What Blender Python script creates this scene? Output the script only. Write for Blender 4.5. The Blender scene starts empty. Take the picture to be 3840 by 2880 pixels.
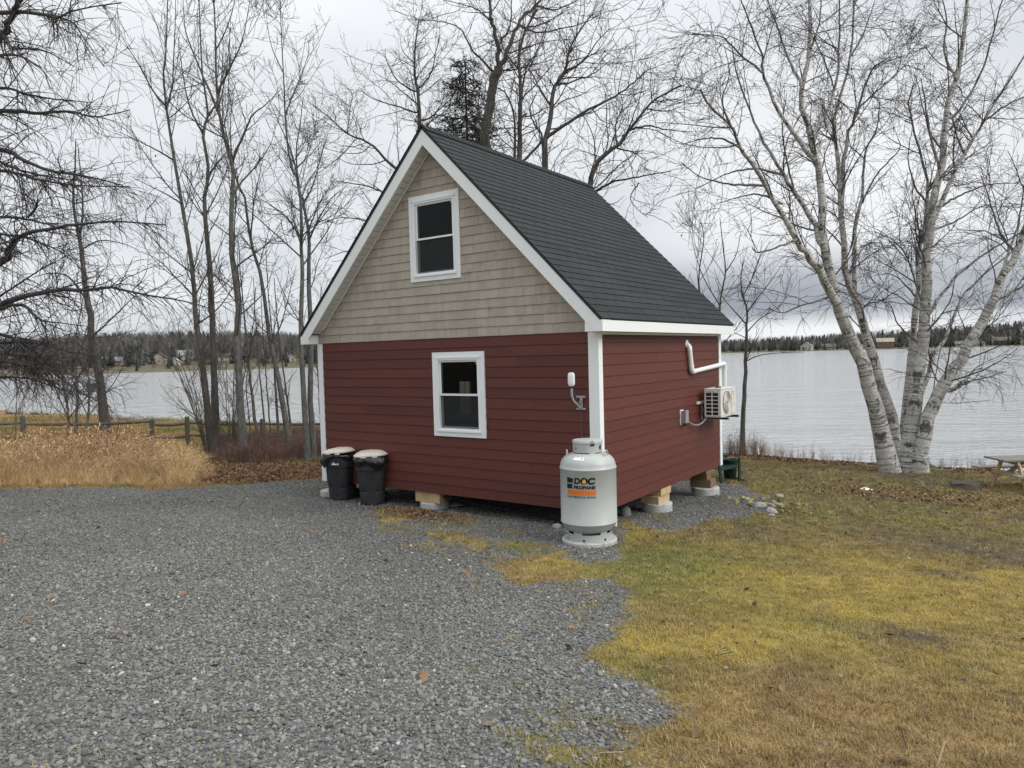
import bpy, bmesh, math, random
import numpy as np
from mathutils import Vector, Matrix
random.seed(7)
S = bpy.context.scene
C = S.collection
# ------------------------------------------------------------------ camera
K = 3840.0/2212.0                     # working pixels (2212 wide) to photo pixels
FPX = 2727.0
pa, ro, ya = [math.radians(a) for a in (-2.32, -1.501, 35.381)]
CAM = np.array([5.086, -9.327, 2.343])
FW = np.array([-math.sin(ya)*math.cos(pa), math.cos(ya)*math.cos(pa), math.sin(pa)])
R0 = np.array([math.cos(ya), math.sin(ya), 0.0]); U0 = np.cross(R0, FW)
RT = R0*math.cos(ro)+U0*math.sin(ro); UP = -R0*math.sin(ro)+U0*math.cos(ro)
cd = bpy.data.cameras.new('camera'); cam = bpy.data.objects.new('camera', cd); C.objects.link(cam)
cd.sensor_width = 36.0; cd.lens = FPX/3840*36; cd.clip_start = 0.05; cd.clip_end = 12000
cam.matrix_world = Matrix(((RT[0], UP[0], -FW[0], CAM[0]), (RT[1], UP[1], -FW[1], CAM[1]), (RT[2], UP[2], -FW[2], CAM[2]), (0, 0, 0, 1)))
S.camera = cam
S.cycles.volume_bounces = 6
S.render.resolution_x = 1024; S.render.resolution_y = 768
S.view_settings.view_transform = 'Standard'; S.view_settings.look = 'None'
S.view_settings.exposure = 0.58; S.view_settings.gamma = 1.0
# ------------------------------------------------------------------ sky and sun
def ray(x, y):
    u = (x*K-1920)/FPX; v = -(y*K-1440)/FPX
    return FW+RT*u+UP*v
def P(x, y, d): return CAM+ray(x, y)*d
SUN_DIR = Vector((0.80, 0.12, 0.62)).normalized()      # towards the veiled sun
W = bpy.data.worlds.new('World'); S.world = W; W.use_nodes = True
def build_world():
    nt = W.node_tree; N = nt.nodes; L = nt.links; N.clear()
    out = N.new('ShaderNodeOutputWorld'); bg = N.new('ShaderNodeBackground')
    tc = N.new('ShaderNodeTexCoord'); sep = N.new('ShaderNodeSeparateXYZ'); L.new(tc.outputs['Generated'], sep.inputs[0])
    sky = N.new('ShaderNodeTexSky'); sky.sky_type = 'NISHITA'; sky.sun_disc = False
    sky.sun_elevation = math.asin(SUN_DIR.z); sky.sun_rotation = math.atan2(SUN_DIR.x, SUN_DIR.y)
    def math_(op, a, b=None, clamp=False):
        n = N.new('ShaderNodeMath'); n.operation = op; n.use_clamp = clamp
        for i, v in enumerate((a, b)):
            if v is None: continue
            if isinstance(v, (int, float)): n.inputs[i].default_value = v
            else: L.new(v, n.inputs[i])
        return n.outputs[0]
    def mix(f, a, b):
        n = N.new('ShaderNodeMix'); n.data_type = 'RGBA'
        for i, v in ((0, f), (6, a), (7, b)):
            if isinstance(v, (int, float)): n.inputs[i].default_value = v
            elif isinstance(v, tuple): n.inputs[i].default_value = v+(1,)
            else: L.new(v, n.inputs[i])
        return n.outputs[2]
    def ramp(v, lo, hi):
        n = N.new('ShaderNodeMapRange'); n.interpolation_type = 'SMOOTHSTEP'
        L.new(v, n.inputs[0]); n.inputs[1].default_value = lo; n.inputs[2].default_value = hi
        return n.outputs[0]
    z = math_('MAXIMUM', sep.outputs[2], 0.0)
    den = math_('ADD', z, 0.10)
    cv = N.new('ShaderNodeCombineXYZ'); L.new(math_('DIVIDE', sep.outputs[0], den), cv.inputs[0]); L.new(math_('DIVIDE', sep.outputs[1], den), cv.inputs[1])
    def noise(scale, det, rough=.5, off=0):
        m = N.new('ShaderNodeMapping'); m.inputs['Location'].default_value = (off, off*.7, off*.3); L.new(cv.outputs[0], m.inputs[0])
        n = N.new('ShaderNodeTexNoise'); n.inputs['Scale'].default_value = scale; n.inputs['Detail'].default_value = det; n.inputs['Roughness'].default_value = rough
        L.new(m.outputs[0], n.inputs[0]); return n.outputs[0]
    n1 = noise(.28, 3, .5, 3.1); n2 = noise(.75, 4, .55, 8.0)
    base = mix(ramp(n1, .30, .70), (0.425, 0.45, 0.485), (0.60, 0.615, 0.63))
    base = mix(math_('MULTIPLY', ramp(n2, .45, .75), .30), base, (0.40, 0.425, 0.465))
    # thinner, brighter cloud low over the lake
    gd = P(1835, 545, 1)-CAM; gd = gd/np.linalg.norm(gd)
    dp = N.new('ShaderNodeVectorMath'); dp.operation = 'DOT_PRODUCT'; L.new(tc.outputs['Generated'], dp.inputs[0]); dp.inputs[1].default_value = tuple(gd)
    base = mix(math_('MULTIPLY', ramp(dp.outputs['Value'], .955, .999), .55), base, (0.74, 0.745, 0.745))
    # low stratus bank: a darker slate layer a few degrees above the horizon with paler air under it
    band = math_('MULTIPLY', ramp(z, .018, .050), math_('SUBTRACT', 1.0, ramp(z, .060, .150)))
    az = math_('ADD', math_('MULTIPLY', sep.outputs[0], .62), math_('MULTIPLY', sep.outputs[1], .78))
    side = ramp(az, .12, .50)
    base = mix(math_('MULTIPLY', math_('MULTIPLY', band, side), math_('ADD', .62, math_('MULTIPLY', ramp(n2, .3, .65), .35))), base, (0.215, 0.237, 0.278))
    # overcast luminance: brighter overhead than at the horizon
    lum = math_('ADD', 1.0, math_('MULTIPLY', ramp(z, .30, 1.0), 1.45))
    vm = N.new('ShaderNodeVectorMath'); vm.operation = 'SCALE'; L.new(base, vm.inputs[0]); L.new(lum, vm.inputs['Scale'])
    sk = N.new('ShaderNodeVectorMath'); sk.operation = 'SCALE'; L.new(sky.outputs[0], sk.inputs[0]); sk.inputs['Scale'].default_value = .07
    fin = mix(.06, vm.outputs[0], sk.outputs[0])
    L.new(fin, bg.inputs[0]); bg.inputs[1].default_value = 1.0
    L.new(bg.outputs[0], out.inputs[0])
build_world()
sl = bpy.data.lights.new('sun', 'SUN'); sun = bpy.data.objects.new('sun', sl); C.objects.link(sun)
sl.energy = 1.4; sl.angle = math.radians(35); sl.color = (1.0, 0.97, 0.93)
sun.rotation_euler = SUN_DIR.to_track_quat('Z', 'Y').to_euler(); sun.location = (20, 0, 30)

# ------------------------------------------------------------------ helpers: geometry in the place
def project(p):
    v = np.asarray(p)-CAM; f = v@FW
    return (1920+FPX*(v@RT)/f)/K, (1440-FPX*(v@UP)/f)/K, f
_rs = np.random.RandomState(11); _tab = _rs.rand(256, 256)
def vnoise(x, y, s=0):
    x = np.asarray(x, float)+s*17.31; y = np.asarray(y, float)+s*9.77
    xi = np.floor(x).astype(int); yi = np.floor(y).astype(int); fx = x-xi; fy = y-yi
    fx = fx*fx*(3-2*fx); fy = fy*fy*(3-2*fy)
    a = _tab[xi % 256, yi % 256]; b = _tab[(xi+1) % 256, yi % 256]; c = _tab[xi % 256, (yi+1) % 256]; d = _tab[(xi+1) % 256, (yi+1) % 256]
    return (a*(1-fx)+b*fx)*(1-fy)+(c*(1-fx)+d*fx)*fy
def fbm(x, y, s=0, o=3): return sum(vnoise(np.asarray(x)*2**i, np.asarray(y)*2**i, s+i)*.5**i for i in range(o))/sum(.5**i for i in range(o))
def sstep(a, b, v): t = np.clip((np.asarray(v, float)-a)/(b-a), 0, 1); return t*t*(3-2*t)
LAKE = -1.70
def gz(x, y):
    x = np.asarray(x, float); y = np.asarray(y, float)
    yc = np.clip(y, -30, 40)
    z = -.30-.055*yc+np.where(yc < -2, .035*(-2-np.maximum(yc, -14)), 0)
    z = z+.05*(fbm(x*.35, y*.35, 3)-.5)+.02*(vnoise(x*2, y*2, 5)-.5)
    # gravel mound spilling out on the lake side of the cabin's right wall
    z = z+.10*np.exp(-((x-.9)/.9)**2-((y-3.4)/2.0)**2)
    b0 = 13.4+1.6*sstep(-4, -16, x)+.7*(vnoise(x*.25, 0, 2)-.5)
    z = z-1.15*sstep(0, 2.6, y-b0)
    return np.where(y > 30, np.minimum(z, -3.2), z)
def G(x, y):
    r = ray(x, y); d = 2.0
    while d < 200:
        p = CAM+r*d
        if p[2] <= gz(p[0], p[1]): break
        d += .02 if d < 30 else .2
    p = CAM+r*d; return np.array([p[0], p[1], float(gz(p[0], p[1]))])
def on_front(x, y, yy=0.0): r = ray(x, y); return CAM+r*((yy-CAM[1])/r[1])
def on_side(x, y, xx=0.0): r = ray(x, y); return CAM+r*((xx-CAM[0])/r[0])

class MB:
    def __init__(s): s.v = []; s.f = []
    def add(s, vs, fs):
        o = len(s.v); s.v += [tuple(map(float, p)) for p in vs]; s.f += [tuple(i+o for i in f) for f in fs]; return s
    def hexa(s, p): return s.add(p, [(0, 3, 2, 1), (4, 5, 6, 7), (0, 1, 5, 4), (1, 2, 6, 5), (2, 3, 7, 6), (3, 0, 4, 7)])
    def box(s, x0, x1, y0, y1, z0, z1): return s.hexa([(x0, y0, z0), (x1, y0, z0), (x1, y1, z0), (x0, y1, z0), (x0, y0, z1), (x1, y0, z1), (x1, y1, z1), (x0, y1, z1)])
    def obox(s, c, ax, ay, az, h):          # oriented box, unit axes, half sizes
        c, ax, ay, az = [np.array(v, float) for v in (c, ax, ay, az)]
        return s.hexa([c+ax*h[0]*i+ay*h[1]*j+az*h[2]*k for k in (-1, 1) for i, j in ((-1, -1), (1, -1), (1, 1), (-1, 1))])
    def bar(s, a, b, w, t, up=(0, 0, 1)):
        a = np.array(a, float); b = np.array(b, float); d = b-a; L = np.linalg.norm(d); d /= L
        u = np.array(up, float); sx = np.cross(d, u)
        if np.linalg.norm(sx) < 1e-4: sx = np.cross(d, (1, 0, 0))
        sx /= np.linalg.norm(sx); uu = np.cross(sx, d)
        return s.obox((a+b)/2, d, sx, uu, (L/2, w/2, t/2))
    def loft(s, rings, cap=True, closed=False):
        n = len(rings[0]); o = len(s.v)
        for r in rings: s.v += [tuple(map(float, p)) for p in r]
        m = len(rings)
        for i in range(m if closed else m-1):
            for j in range(n):
                a, b = o+i*n, o+((i+1) % m)*n
                s.f.append((a+j, a+(j+1) % n, b+(j+1) % n, b+j))
        if cap and not closed:
            s.f.append(tuple(o+j for j in reversed(range(n)))); s.f.append(tuple(o+(m-1)*n+j for j in range(n)))
        return s
    def tube(s, pts, r, n=8, cap=True):
        pts = [np.array(p, float) for p in pts]; m = len(pts)
        if isinstance(r, (int, float)): r = [r]*m
        rings = []; ref = None
        for i, p in enumerate(pts):
            t = pts[min(i+1, m-1)]-pts[max(i-1, 0)]; t /= np.linalg.norm(t)
            if ref is None: ref = np.cross(t, (0.3, 0.2, 1) if abs(t[2]) < .9 else (1, 0, 0))
            ref = ref-t*(ref@t); ref /= np.linalg.norm(ref); b = np.cross(t, ref)
            rings.append([p+(ref*math.cos(a)+b*math.sin(a))*r[i] for a in [2*math.pi*k/n for k in range(n)]])
        return s.loft(rings, cap)
    def lathe(s, prof, c=(0, 0, 0), n=32, cap=True):
        return s.loft([[(c[0]+r*math.cos(2*math.pi*k/n), c[1]+r*math.sin(2*math.pi*k/n), c[2]+z) for k in range(n)] for r, z in prof], cap)
    def build(s, name, m, parent=None, off=None, smooth=False):
        me = bpy.data.meshes.new(name); v = s.v
        if off is not None: v = [(p[0]-off[0], p[1]-off[1], p[2]-off[2]) for p in v]
        me.from_pydata(v, [], s.f); me.update()
        if m: me.materials.append(m)
        if smooth:
            me.polygons.foreach_set('use_smooth', [True]*len(me.polygons))
            if smooth != 'all': me.set_sharp_from_angle(angle=math.radians(40))
        return link(name, me, parent)
def link(name, me, parent=None):
    o = bpy.data.objects.new(name, me); C.objects.link(o)
    if parent: o.parent = parent
    return o
def thing(name, label, cat, loc=(0, 0, 0), rz=0, group=None):
    o = bpy.data.objects.new(name, None); C.objects.link(o); o.empty_display_size = .1
    o.location = tuple(map(float, loc)); o.rotation_euler = (0, 0, rz); o['label'] = label; o['category'] = cat
    if group: o['group'] = group
    o['_loc'] = [float(a) for a in loc]
    return o
def tag(o, label, cat, group=None):
    o['label'] = label; o['category'] = cat
    if group: o['group'] = group
    return o
def part(name, mb, m, root, parent=None, smooth=False):      # mb in world coordinates, root unrotated
    return mb.build(name, m, parent or root, off=root['_loc'], smooth=smooth)
def kind(o, k, label=None):
    o['kind'] = k
    if label: o['label'] = label
    return o
def bev(o, w, seg=2):
    b = o.modifiers.new('bevel', 'BEVEL'); b.width = w; b.segments = seg; b.limit_method = 'ANGLE'; return o

# ------------------------------------------------------------------ materials
def mat(name, col, rough=.8, spec=.3, var=.12, scale=8, stretch=(1, 1, 1), bump=0, bscale=60, bstretch=None, rnd=0, metal=0, col2=None, c2=(.55, .7), c2scale=3, coat=0):
    m = bpy.data.materials.new(name); m.use_nodes = True; nt = m.node_tree; N = nt.nodes; L = nt.links
    b = N['Principled BSDF']; b.inputs['Roughness'].default_value = rough; b.inputs['Specular IOR Level'].default_value = spec; b.inputs['Metallic'].default_value = metal
    if coat: b.inputs['Coat Weight'].default_value = coat; b.inputs['Coat Roughness'].default_value = .2
    tc = N.new('ShaderNodeTexCoord')
    def ns(sc, st, det=4):
        mp = N.new('ShaderNodeMapping'); mp.inputs['Scale'].default_value = st; L.new(tc.outputs['Object'], mp.inputs[0])
        n = N.new('ShaderNodeTexNoise'); n.inputs['Scale'].default_value = sc; n.inputs['Detail'].default_value = det; L.new(mp.outputs[0], n.inputs[0]); return n.outputs[0]
    def mix(f, a, bb, blend='MIX'):
        n = N.new('ShaderNodeMix'); n.data_type = 'RGBA'; n.blend_type = blend
        for i, v in ((0, f), (6, a), (7, bb)):
            if isinstance(v, (int, float)): n.inputs[i].default_value = v
            elif isinstance(v, tuple): n.inputs[i].default_value = v[:3]+(1,)
            else: L.new(v, n.inputs[i])
        return n.outputs[2]
    c = mix(ns(scale, stretch), tuple(a*(1-var*1.6) for a in col), tuple(min(1, a*(1+var*1.6)) for a in col))
    if col2:
        mr = N.new('ShaderNodeMapRange'); mr.inputs[1].default_value = c2[0]; mr.inputs[2].default_value = c2[1]; L.new(ns(c2scale, (1, 1, 1), 5), mr.inputs[0])
        c = mix(mr.outputs[0], c, col2)
    if rnd:
        oi = N.new('ShaderNodeObjectInfo'); mr = N.new('ShaderNodeMapRange'); L.new(oi.outputs['Random'], mr.inputs[0]); mr.inputs[3].default_value = 1-rnd; mr.inputs[4].default_value = 1+rnd
        vm = N.new('ShaderNodeVectorMath'); vm.operation = 'SCALE'; L.new(c, vm.inputs[0]); L.new(mr.outputs[0], vm.inputs['Scale']); c = vm.outputs[0]
    L.new(c, b.inputs['Base Color'])
    if bump:
        bp = N.new('ShaderNodeBump'); bp.inputs['Strength'].default_value = 1; bp.inputs['Distance'].default_value = bump
        L.new(ns(bscale, bstretch or stretch, 3), bp.inputs['Height']); L.new(bp.outputs[0], b.inputs['Normal'])
    return m
M = {}
M['red'] = mat('red_siding', (.100, .0268, .0190), .55, .36, .12, 5, (1, 1, 8), .0022, 9, (1, 1, 9), .10)
M['cedar'] = mat('taupe_shingle', (.375, .330, .272), .75, .25, .10, 10, (1, 1, .15), .0012, 60, (1, 1, .08), .07, col2=(.28, .24, .19), c2=(.60, .78), c2scale=5)
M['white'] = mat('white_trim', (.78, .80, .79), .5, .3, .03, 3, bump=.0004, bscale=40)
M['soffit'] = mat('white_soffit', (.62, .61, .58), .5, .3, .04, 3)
M['vinyl'] = mat('white_vinyl', (.80, .82, .82), .35, .4, .02, 3)
M['asphalt'] = mat('asphalt_shingle', (.0275, .0300, .0315), .85, .25, .25, 60, bump=.002, bscale=300, rnd=.15)
M['black'] = mat('black_plastic', (.013, .014, .016), .45, .4, .1, 10)
M['bag'] = mat('black_bag', (.008, .009, .010), .22, .6, .1, 10, bump=.01, bscale=25)
M['bin'] = mat('charcoal_bin', (.030, .031, .034), .55, .35, .15, 8, bump=.0006, bscale=200)
M['lid'] = mat('cream_lid', (.62, .575, .49), .5, .35, .06, 6, col2=(.45, .40, .32), c2=(.6, .8), c2scale=9)
M['tank'] = mat('tank_paint', (.40, .42, .405), .38, .4, .04, 5, bump=.0006, bscale=12, col2=(.35, .36, .345), c2=(.55, .8), c2scale=4)
M['steel'] = mat('galvanised', (.42, .43, .43), .4, .5, .12, 20, metal=.6)
M['concrete'] = mat('concrete', (.44, .44, .42), .9, .2, .15, 25, bump=.003, bscale=50, col2=(.27, .265, .25), c2=(.5, .75), c2scale=9)
M['timber'] = mat('new_timber', (.50, .37, .21), .7, .25, .14, 14, (1, 1, 5), .001, 40, col2=(.36, .24, .12), c2=(.5, .8), c2scale=6)
M['wetwood'] = mat('damp_timber', (.20, .13, .075), .75, .25, .2, 14, (1, 1, 5), .002, 40)
M['greywood'] = mat('weathered_wood', (.20, .185, .165), .85, .2, .25, 16, (1, 1, 1), .003, 50)
M['fencewood'] = mat('old_fence_wood', (.105, .095, .084), .9, .2, .25, 16, (1, 1, 1), .003, 50)
M['dark'] = mat('dark_interior', (.07, .068, .065), .9, .2, .1, 4)
M['orange'] = mat('orange_print', (.62, .17, .025), .45, .3, .03)
M['ink'] = mat('black_print', (.012, .012, .013), .45, .3, .05)
M['yellow'] = mat('yellow_print', (.75, .50, .06), .45, .3, .03)
M['redink'] = mat('red_print', (.55, .06, .04), .45, .3, .03)
M['card'] = mat('cardboard', (.36, .29, .20), .85, .2, .08, 6)
M['acmetal'] = mat('cream_sheet_metal', (.66, .655, .61), .4, .4, .04, 4)
M['greenpaint'] = mat('green_paint', (.012, .042, .034), .5, .35, .12, 8)
M['pot'] = mat('green_plastic', (.010, .030, .026), .5, .35, .12, 8)
M['stone'] = mat('field_stone', (.27, .265, .25), .9, .2, .22, 9, bump=.012, bscale=9, rnd=.22, col2=(.17, .165, .155), c2=(.5, .7), c2scale=7)
M['blue'] = mat('violet_cable', (.10, .075, .20), .5, .3, .05)
def glass():
    m = bpy.data.materials.new('window_glass'); m.use_nodes = True; nt = m.node_tree; N = nt.nodes; L = nt.links; N.clear()
    o = N.new('ShaderNodeOutputMaterial'); mx = N.new('ShaderNodeMixShader'); t = N.new('ShaderNodeBsdfTransparent'); g = N.new('ShaderNodeBsdfGlossy'); f = N.new('ShaderNodeFresnel')
    f.inputs[0].default_value = 1.2; g.inputs['Roughness'].default_value = .02; t.inputs[0].default_value = (.80, .83, .84, 1)
    L.new(f.outputs[0], mx.inputs[0]); L.new(t.outputs[0], mx.inputs[1]); L.new(g.outputs[0], mx.inputs[2]); L.new(mx.outputs[0], o.inputs[0]); return m
M['glass'] = glass()
def screen():
    m = bpy.data.materials.new('insect_mesh'); m.use_nodes = True; nt = m.node_tree; N = nt.nodes; L = nt.links; b = N['Principled BSDF']; b.inputs['Base Color'].default_value = (.022, .024, .025, 1); b.inputs['Roughness'].default_value = .6
    t = N.new('ShaderNodeBsdfTransparent'); mx = N.new('ShaderNodeMixShader'); mx.inputs[0].default_value = .4; L.new(t.outputs[0], mx.inputs[1]); L.new(b.outputs[0], mx.inputs[2]); L.new(mx.outputs[0], N['Material Output'].inputs[0]); return m
M['screen'] = screen()

# ------------------------------------------------------------------ ground
def polysd(poly, x, y):                   # signed distance, positive inside
    x = np.asarray(x, float); y = np.asarray(y, float); d = np.full(x.shape, 1e9); ins = np.zeros(x.shape, bool)
    n = len(poly)
    for i in range(n):
        ax, ay = poly[i]; bx, by = poly[(i+1) % n]; ex, ey = bx-ax, by-ay
        t = np.clip(((x-ax)*ex+(y-ay)*ey)/(ex*ex+ey*ey+1e-12), 0, 1)
        d = np.minimum(d, np.hypot(x-ax-t*ex, y-ay-t*ey))
        if abs(ey) > 1e-12: ins ^= ((ay > y) != (by > y)) & (x < ax+(y-ay)*ex/ey)
    return np.where(ins, d, -d)
def gpoly(pts): return [tuple(G(*p)[:2]) if isinstance(p, tuple) else tuple(p) for p in pts]
DRIVE = gpoly([(-250, 1066), (0, 1056), (200, 1054), (430, 1054), (560, 1044), (705, 1034)])+[(-6.2, .25), (-4.3, .25)] + \
        gpoly([(812, 1106), (845, 1148), (925, 1160), (990, 1166), (1012, 1188), (1052, 1226), (1126, 1262), (1206, 1250), (1326, 1250), (1341, 1284), (1341, 1334), (1321, 1374), (1276, 1414), (1316, 1444), (1366, 1484), (1424, 1534), (1406, 1554), (1336, 1562), (1356, 1600), (1404, 1630), (1330, 1659), (1320, 1800)])+[(2.0, -9.5), (2.0, -25), (-26, -25), (-26, -6)]
STRIP = gpoly([(990, 1092), (1008, 1140), (985, 1170), (1080, 1168), (1180, 1178), (1215, 1200), (1250, 1226), (1345, 1224), (1345, 1180), (1335, 1120)])+[(.3, 0.2), (-3, .3)]
MOUND = [(-6.6, .0), (.2, -.1)]+gpoly([(1345, 1118), (1390, 1142), (1450, 1152), (1540, 1128), (1640, 1112), (1700, 1104), (1650, 1072), (1600, 1050)])+[(-.2, 6.6), (-6.4, 6.0)]
LITTER = gpoly([(455, 1042), (560, 1040), (705, 1026), (705, 985), (560, 975), (450, 985), (380, 1000)])
SPARSE = [(tuple(G(px, py)[:2]), r, k) for px, py, r, k in [(930, 1185, .5, .5), (1010, 1165, .35, .5), (1160, 1240, .5, .55), (1230, 1275, .4, .4), (1190, 1150, .3, .6), (1100, 1150, .3, .45), (1250, 1340, .35, .35), (1170, 1580, .22, .7), (1190, 1620, .18, .5), (1290, 1540, .25, .5), (1420, 1120, .4, .5), (890, 1225, .3, .3), (1000, 1250, .3, .3), (420, 1060, .5, .5), (60, 1070, .6, .4)]]
def gravel_mask(x, y):
    w = .16*(fbm(x*3, y*3, 4)-.5)*2+.34*(fbm(x*1.1, y*1.1, 6)-.5)
    sd = np.maximum(np.maximum(polysd(DRIVE, x, y), polysd(STRIP, x, y)), polysd(MOUND, x, y))
    m = sstep(-.16, .16, sd+w)
    # weeds and turf pushing through the gravel near the lawn
    sp = sstep(.58, .72, fbm(x*1.3, y*1.3, 21))*np.exp(-np.clip(sd, 0, 9)/.55); m = m*(1-.85*sp)
    tongue = sstep(.35, -.05, x)*sstep(.35, -.1, y)*sstep(-5.6, -4.9, x)      # thin turf with stones showing through
    m = np.maximum(m, tongue*(.30+.45*sstep(.35, .65, fbm(x*2.2, y*2.2, 29))))
    nf = sstep(.35, .6, fbm(x*4, y*4, 23))
    for (sx, sy), r, k in SPARSE: m = m*(1-k*np.exp(-((x-sx)**2+(y-sy)**2)/r**2)*nf)
    return np.clip(m, 0, 1)
GSPOT = [(tuple(G(px, py)[:2]), rx, c, k) for px, py, rx, c, k in [
    (1420, 1215, .9, 'g', .8), (1510, 1225, .8, 'g', .7), (1400, 1255, .6, 'g', .8), (1400, 1450, .35, 'g', .9), (1460, 1290, .7, 'g', .55), (1600, 1290, .9, 'g', .4),
    (1570, 1390, .8, 'y', .9), (1420, 1395, .4, 'y', .8), (1700, 1280, 1.2, 'y', .5), (2050, 1260, 1.4, 'y', .5), (1180, 1215, .45, 'y', .7), (1080, 1195, .4, 'g', .7), (960, 1130, .35, 'g', .9), (880, 1140, .35, 'g', .5), (900, 1105, .5, 'd', .8), (1120, 1185, .35, 'g', .7), (1060, 1215, .3, 'b', .7),
    (1150, 1160, .3, 'g', .6), (1980, 1380, .40, 'd', .95), (1740, 1470, .35, 'd', .7), (1680, 1480, .25, 'd', .5), (1850, 1625, .40, 'd', .9), (1990, 1650, .5, 'd', .7), (2080, 1185, .9, 'd', .9), (2170, 1200, .8, 'd', .7),
    (2040, 1240, .3, 'd', .8), (1730, 1215, .5, 'd', .5), (1900, 1150, 1.0, 'd', .5), (1660, 1150, .7, 'd', .6), (1500, 1145, .5, 'd', .6), (1440, 1125, .5, 'd', .7),
    (1750, 1540, .8, 'b', .9), (1650, 1600, .7, 'b', .7), (1500, 1640, .6, 'b', .5), (2100, 1600, .8, 'b', .8), (1900, 1500, .7, 'b', .5), (1450, 1340, .5, 'b', .5), 
    (1750, 1085, 2.0, 'g', .35), (1700, 1040, 1.4, 'g', .35), (1960, 1030, 1.1, 'd', .8), (2090, 1075, .9, 'g', .5), (1800, 1025, 1.0, 'b', .4)]]
CC = {'g': np.array([.130, .140, .042]), 'y': np.array([.36, .27, .068]), 'd': np.array([.110, .085, .060]), 'b': np.array([.245, .165, .080])}
def turf_col(x, y):
    x = np.asarray(x, float); y = np.asarray(y, float)
    n = fbm(x*.8, y*.8, 31, 4); n2 = fbm(x*.45, y*.45, 37, 3); n3 = fbm(x*3.5, y*3.5, 41, 2)
    base = np.array([.285, .215, .080]); c = np.ones(x.shape+(3,))*base
    def mixin(w, k): nonlocal c; c = c*(1-w[..., None])+CC[k]*w[..., None]
    mixin(sstep(.52, .72, n)*.6, 'b'); mixin(sstep(.50, .70, n2)*.5, 'g'); mixin(sstep(.60, .75, 1-n)*.5, 'y')
    far = sstep(3.0, 8.5, y)*sstep(-3, -1, x)
    n4 = fbm(x*8, y*8, 43, 2); far2 = sstep(1.2, 5.0, y)*sstep(-3, -1, x)
    mixin(far*.40, 'g'); mixin(far2*sstep(.36, .60, n3)*.75, 'd'); mixin(sstep(.60, .74, n4)*.45, 'd'); mixin(sstep(.66, .78, fbm(x*1.9, y*1.9, 47, 3))*.6, 'd')
    for (sx, sy), r, k, a in GSPOT:
        d = np.hypot((x-sx)+.35*r*(vnoise(x*2/r, y*2/r, 5)-.5)*2, (y-sy)+.35*r*(vnoise(x*2/r, y*2/r, 9)-.5)*2)/r
        mixin(a*np.exp(-(d**2)*1.1), k)
    c = c*(.70+.60*n3[..., None])
    # left: straw under the tall grass, leaf litter under the poplars, pale field beyond the fence
    left = sstep(-6.2, -7.5, x+.0*y)
    straw = np.array([.26, .165, .070]); field = np.array([.24, .185, .075]); lit = np.array([.135, .085, .048])
    fld = sstep(4.5, 7.5, y+.35*(x+17))
    lc = straw*(1-fld[..., None])+field*fld[..., None]
    c = c*(1-left[..., None])+lc*left[..., None]*(.8+.4*n3[..., None])
    wl = sstep(-.8, .3, polysd(LITTER, x, y)+.6*(n-.5)); c = c*(1-.8*wl[..., None])+lit*.8*wl[..., None]
    bank = sstep(12.6, 13.3, y)*sstep(-6, -4, x); c = c*(1-bank[..., None])+np.array([.12, .065, .042])*bank[..., None]
    return c
def grid_coords(fine, lo, hi, f0, f1, step):
    a = list(np.arange(f0, f1, step)); v = f0; s = step
    while v > lo: s *= 1.25; v -= s; a.insert(0, v)
    v = a[-1]; s = step
    while v < hi: s *= 1.25; v += s; a.append(v)
    return np.array(a)
def new_mesh(name, v, quads, smooth=True):
    v = np.asarray(v, np.float32); q = np.asarray(quads, np.int32); k = q.shape[1]
    me = bpy.data.meshes.new(name); me.vertices.add(len(v)); me.vertices.foreach_set('co', v.ravel())
    me.loops.add(q.size); me.loops.foreach_set('vertex_index', q.ravel())
    me.polygons.add(len(q)); me.polygons.foreach_set('loop_start', np.arange(0, q.size, k, dtype=np.int32)); me.polygons.foreach_set('loop_total', np.full(len(q), k, np.int32))
    if smooth: me.polygons.foreach_set('use_smooth', np.ones(len(q), bool))
    me.update(calc_edges=True); return me
def attr(me, name, arr, t='FLOAT'):
    a = me.attributes.new(name, t, 'POINT')
    if t == 'FLOAT': a.data.foreach_set('value', np.asarray(arr, np.float32).ravel())
    elif t == 'FLOAT_COLOR': a.data.foreach_set('color', np.concatenate([arr, np.ones((len(arr), 1))], 1).astype(np.float32).ravel())
    elif t == 'FLOAT_VECTOR': a.data.foreach_set('vector', np.asarray(arr, np.float32).ravel())
    elif t == 'INT': a.data.foreach_set('value', np.asarray(arr, np.int32).ravel())
def nodes(name):
    m = bpy.data.materials.new(name); m.use_nodes = True; return m, m.node_tree.nodes, m.node_tree.links, m.node_tree.nodes['Principled BSDF']
def nmix(N, L, f, a, b, blend='MIX'):
    n = N.new('ShaderNodeMix'); n.data_type = 'RGBA'; n.blend_type = blend
    for i, v in ((0, f), (6, a), (7, b)):
        if isinstance(v, (int, float)): n.inputs[i].default_value = v
        elif isinstance(v, tuple): n.inputs[i].default_value = v[:3]+(1,)
        else: L.new(v, n.inputs[i])
    return n.outputs[2]
def nnoise(N, L, co, sc, det=4, st=None, rough=.5):
    if st:
        mp = N.new('ShaderNodeMapping'); mp.inputs['Scale'].default_value = st; L.new(co, mp.inputs[0]); co = mp.outputs[0]
    n = N.new('ShaderNodeTexNoise'); n.inputs['Scale'].default_value = sc; n.inputs['Detail'].default_value = det; n.inputs['Roughness'].default_value = rough; L.new(co, n.inputs[0]); return n.outputs[0]
def nrange(N, L, v, a, b, c=0., d=1.):
    n = N.new('ShaderNodeMapRange'); L.new(v, n.inputs[0]); n.inputs[1].default_value = a; n.inputs[2].default_value = b; n.inputs[3].default_value = c; n.inputs[4].default_value = d; return n.outputs[0]
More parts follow.
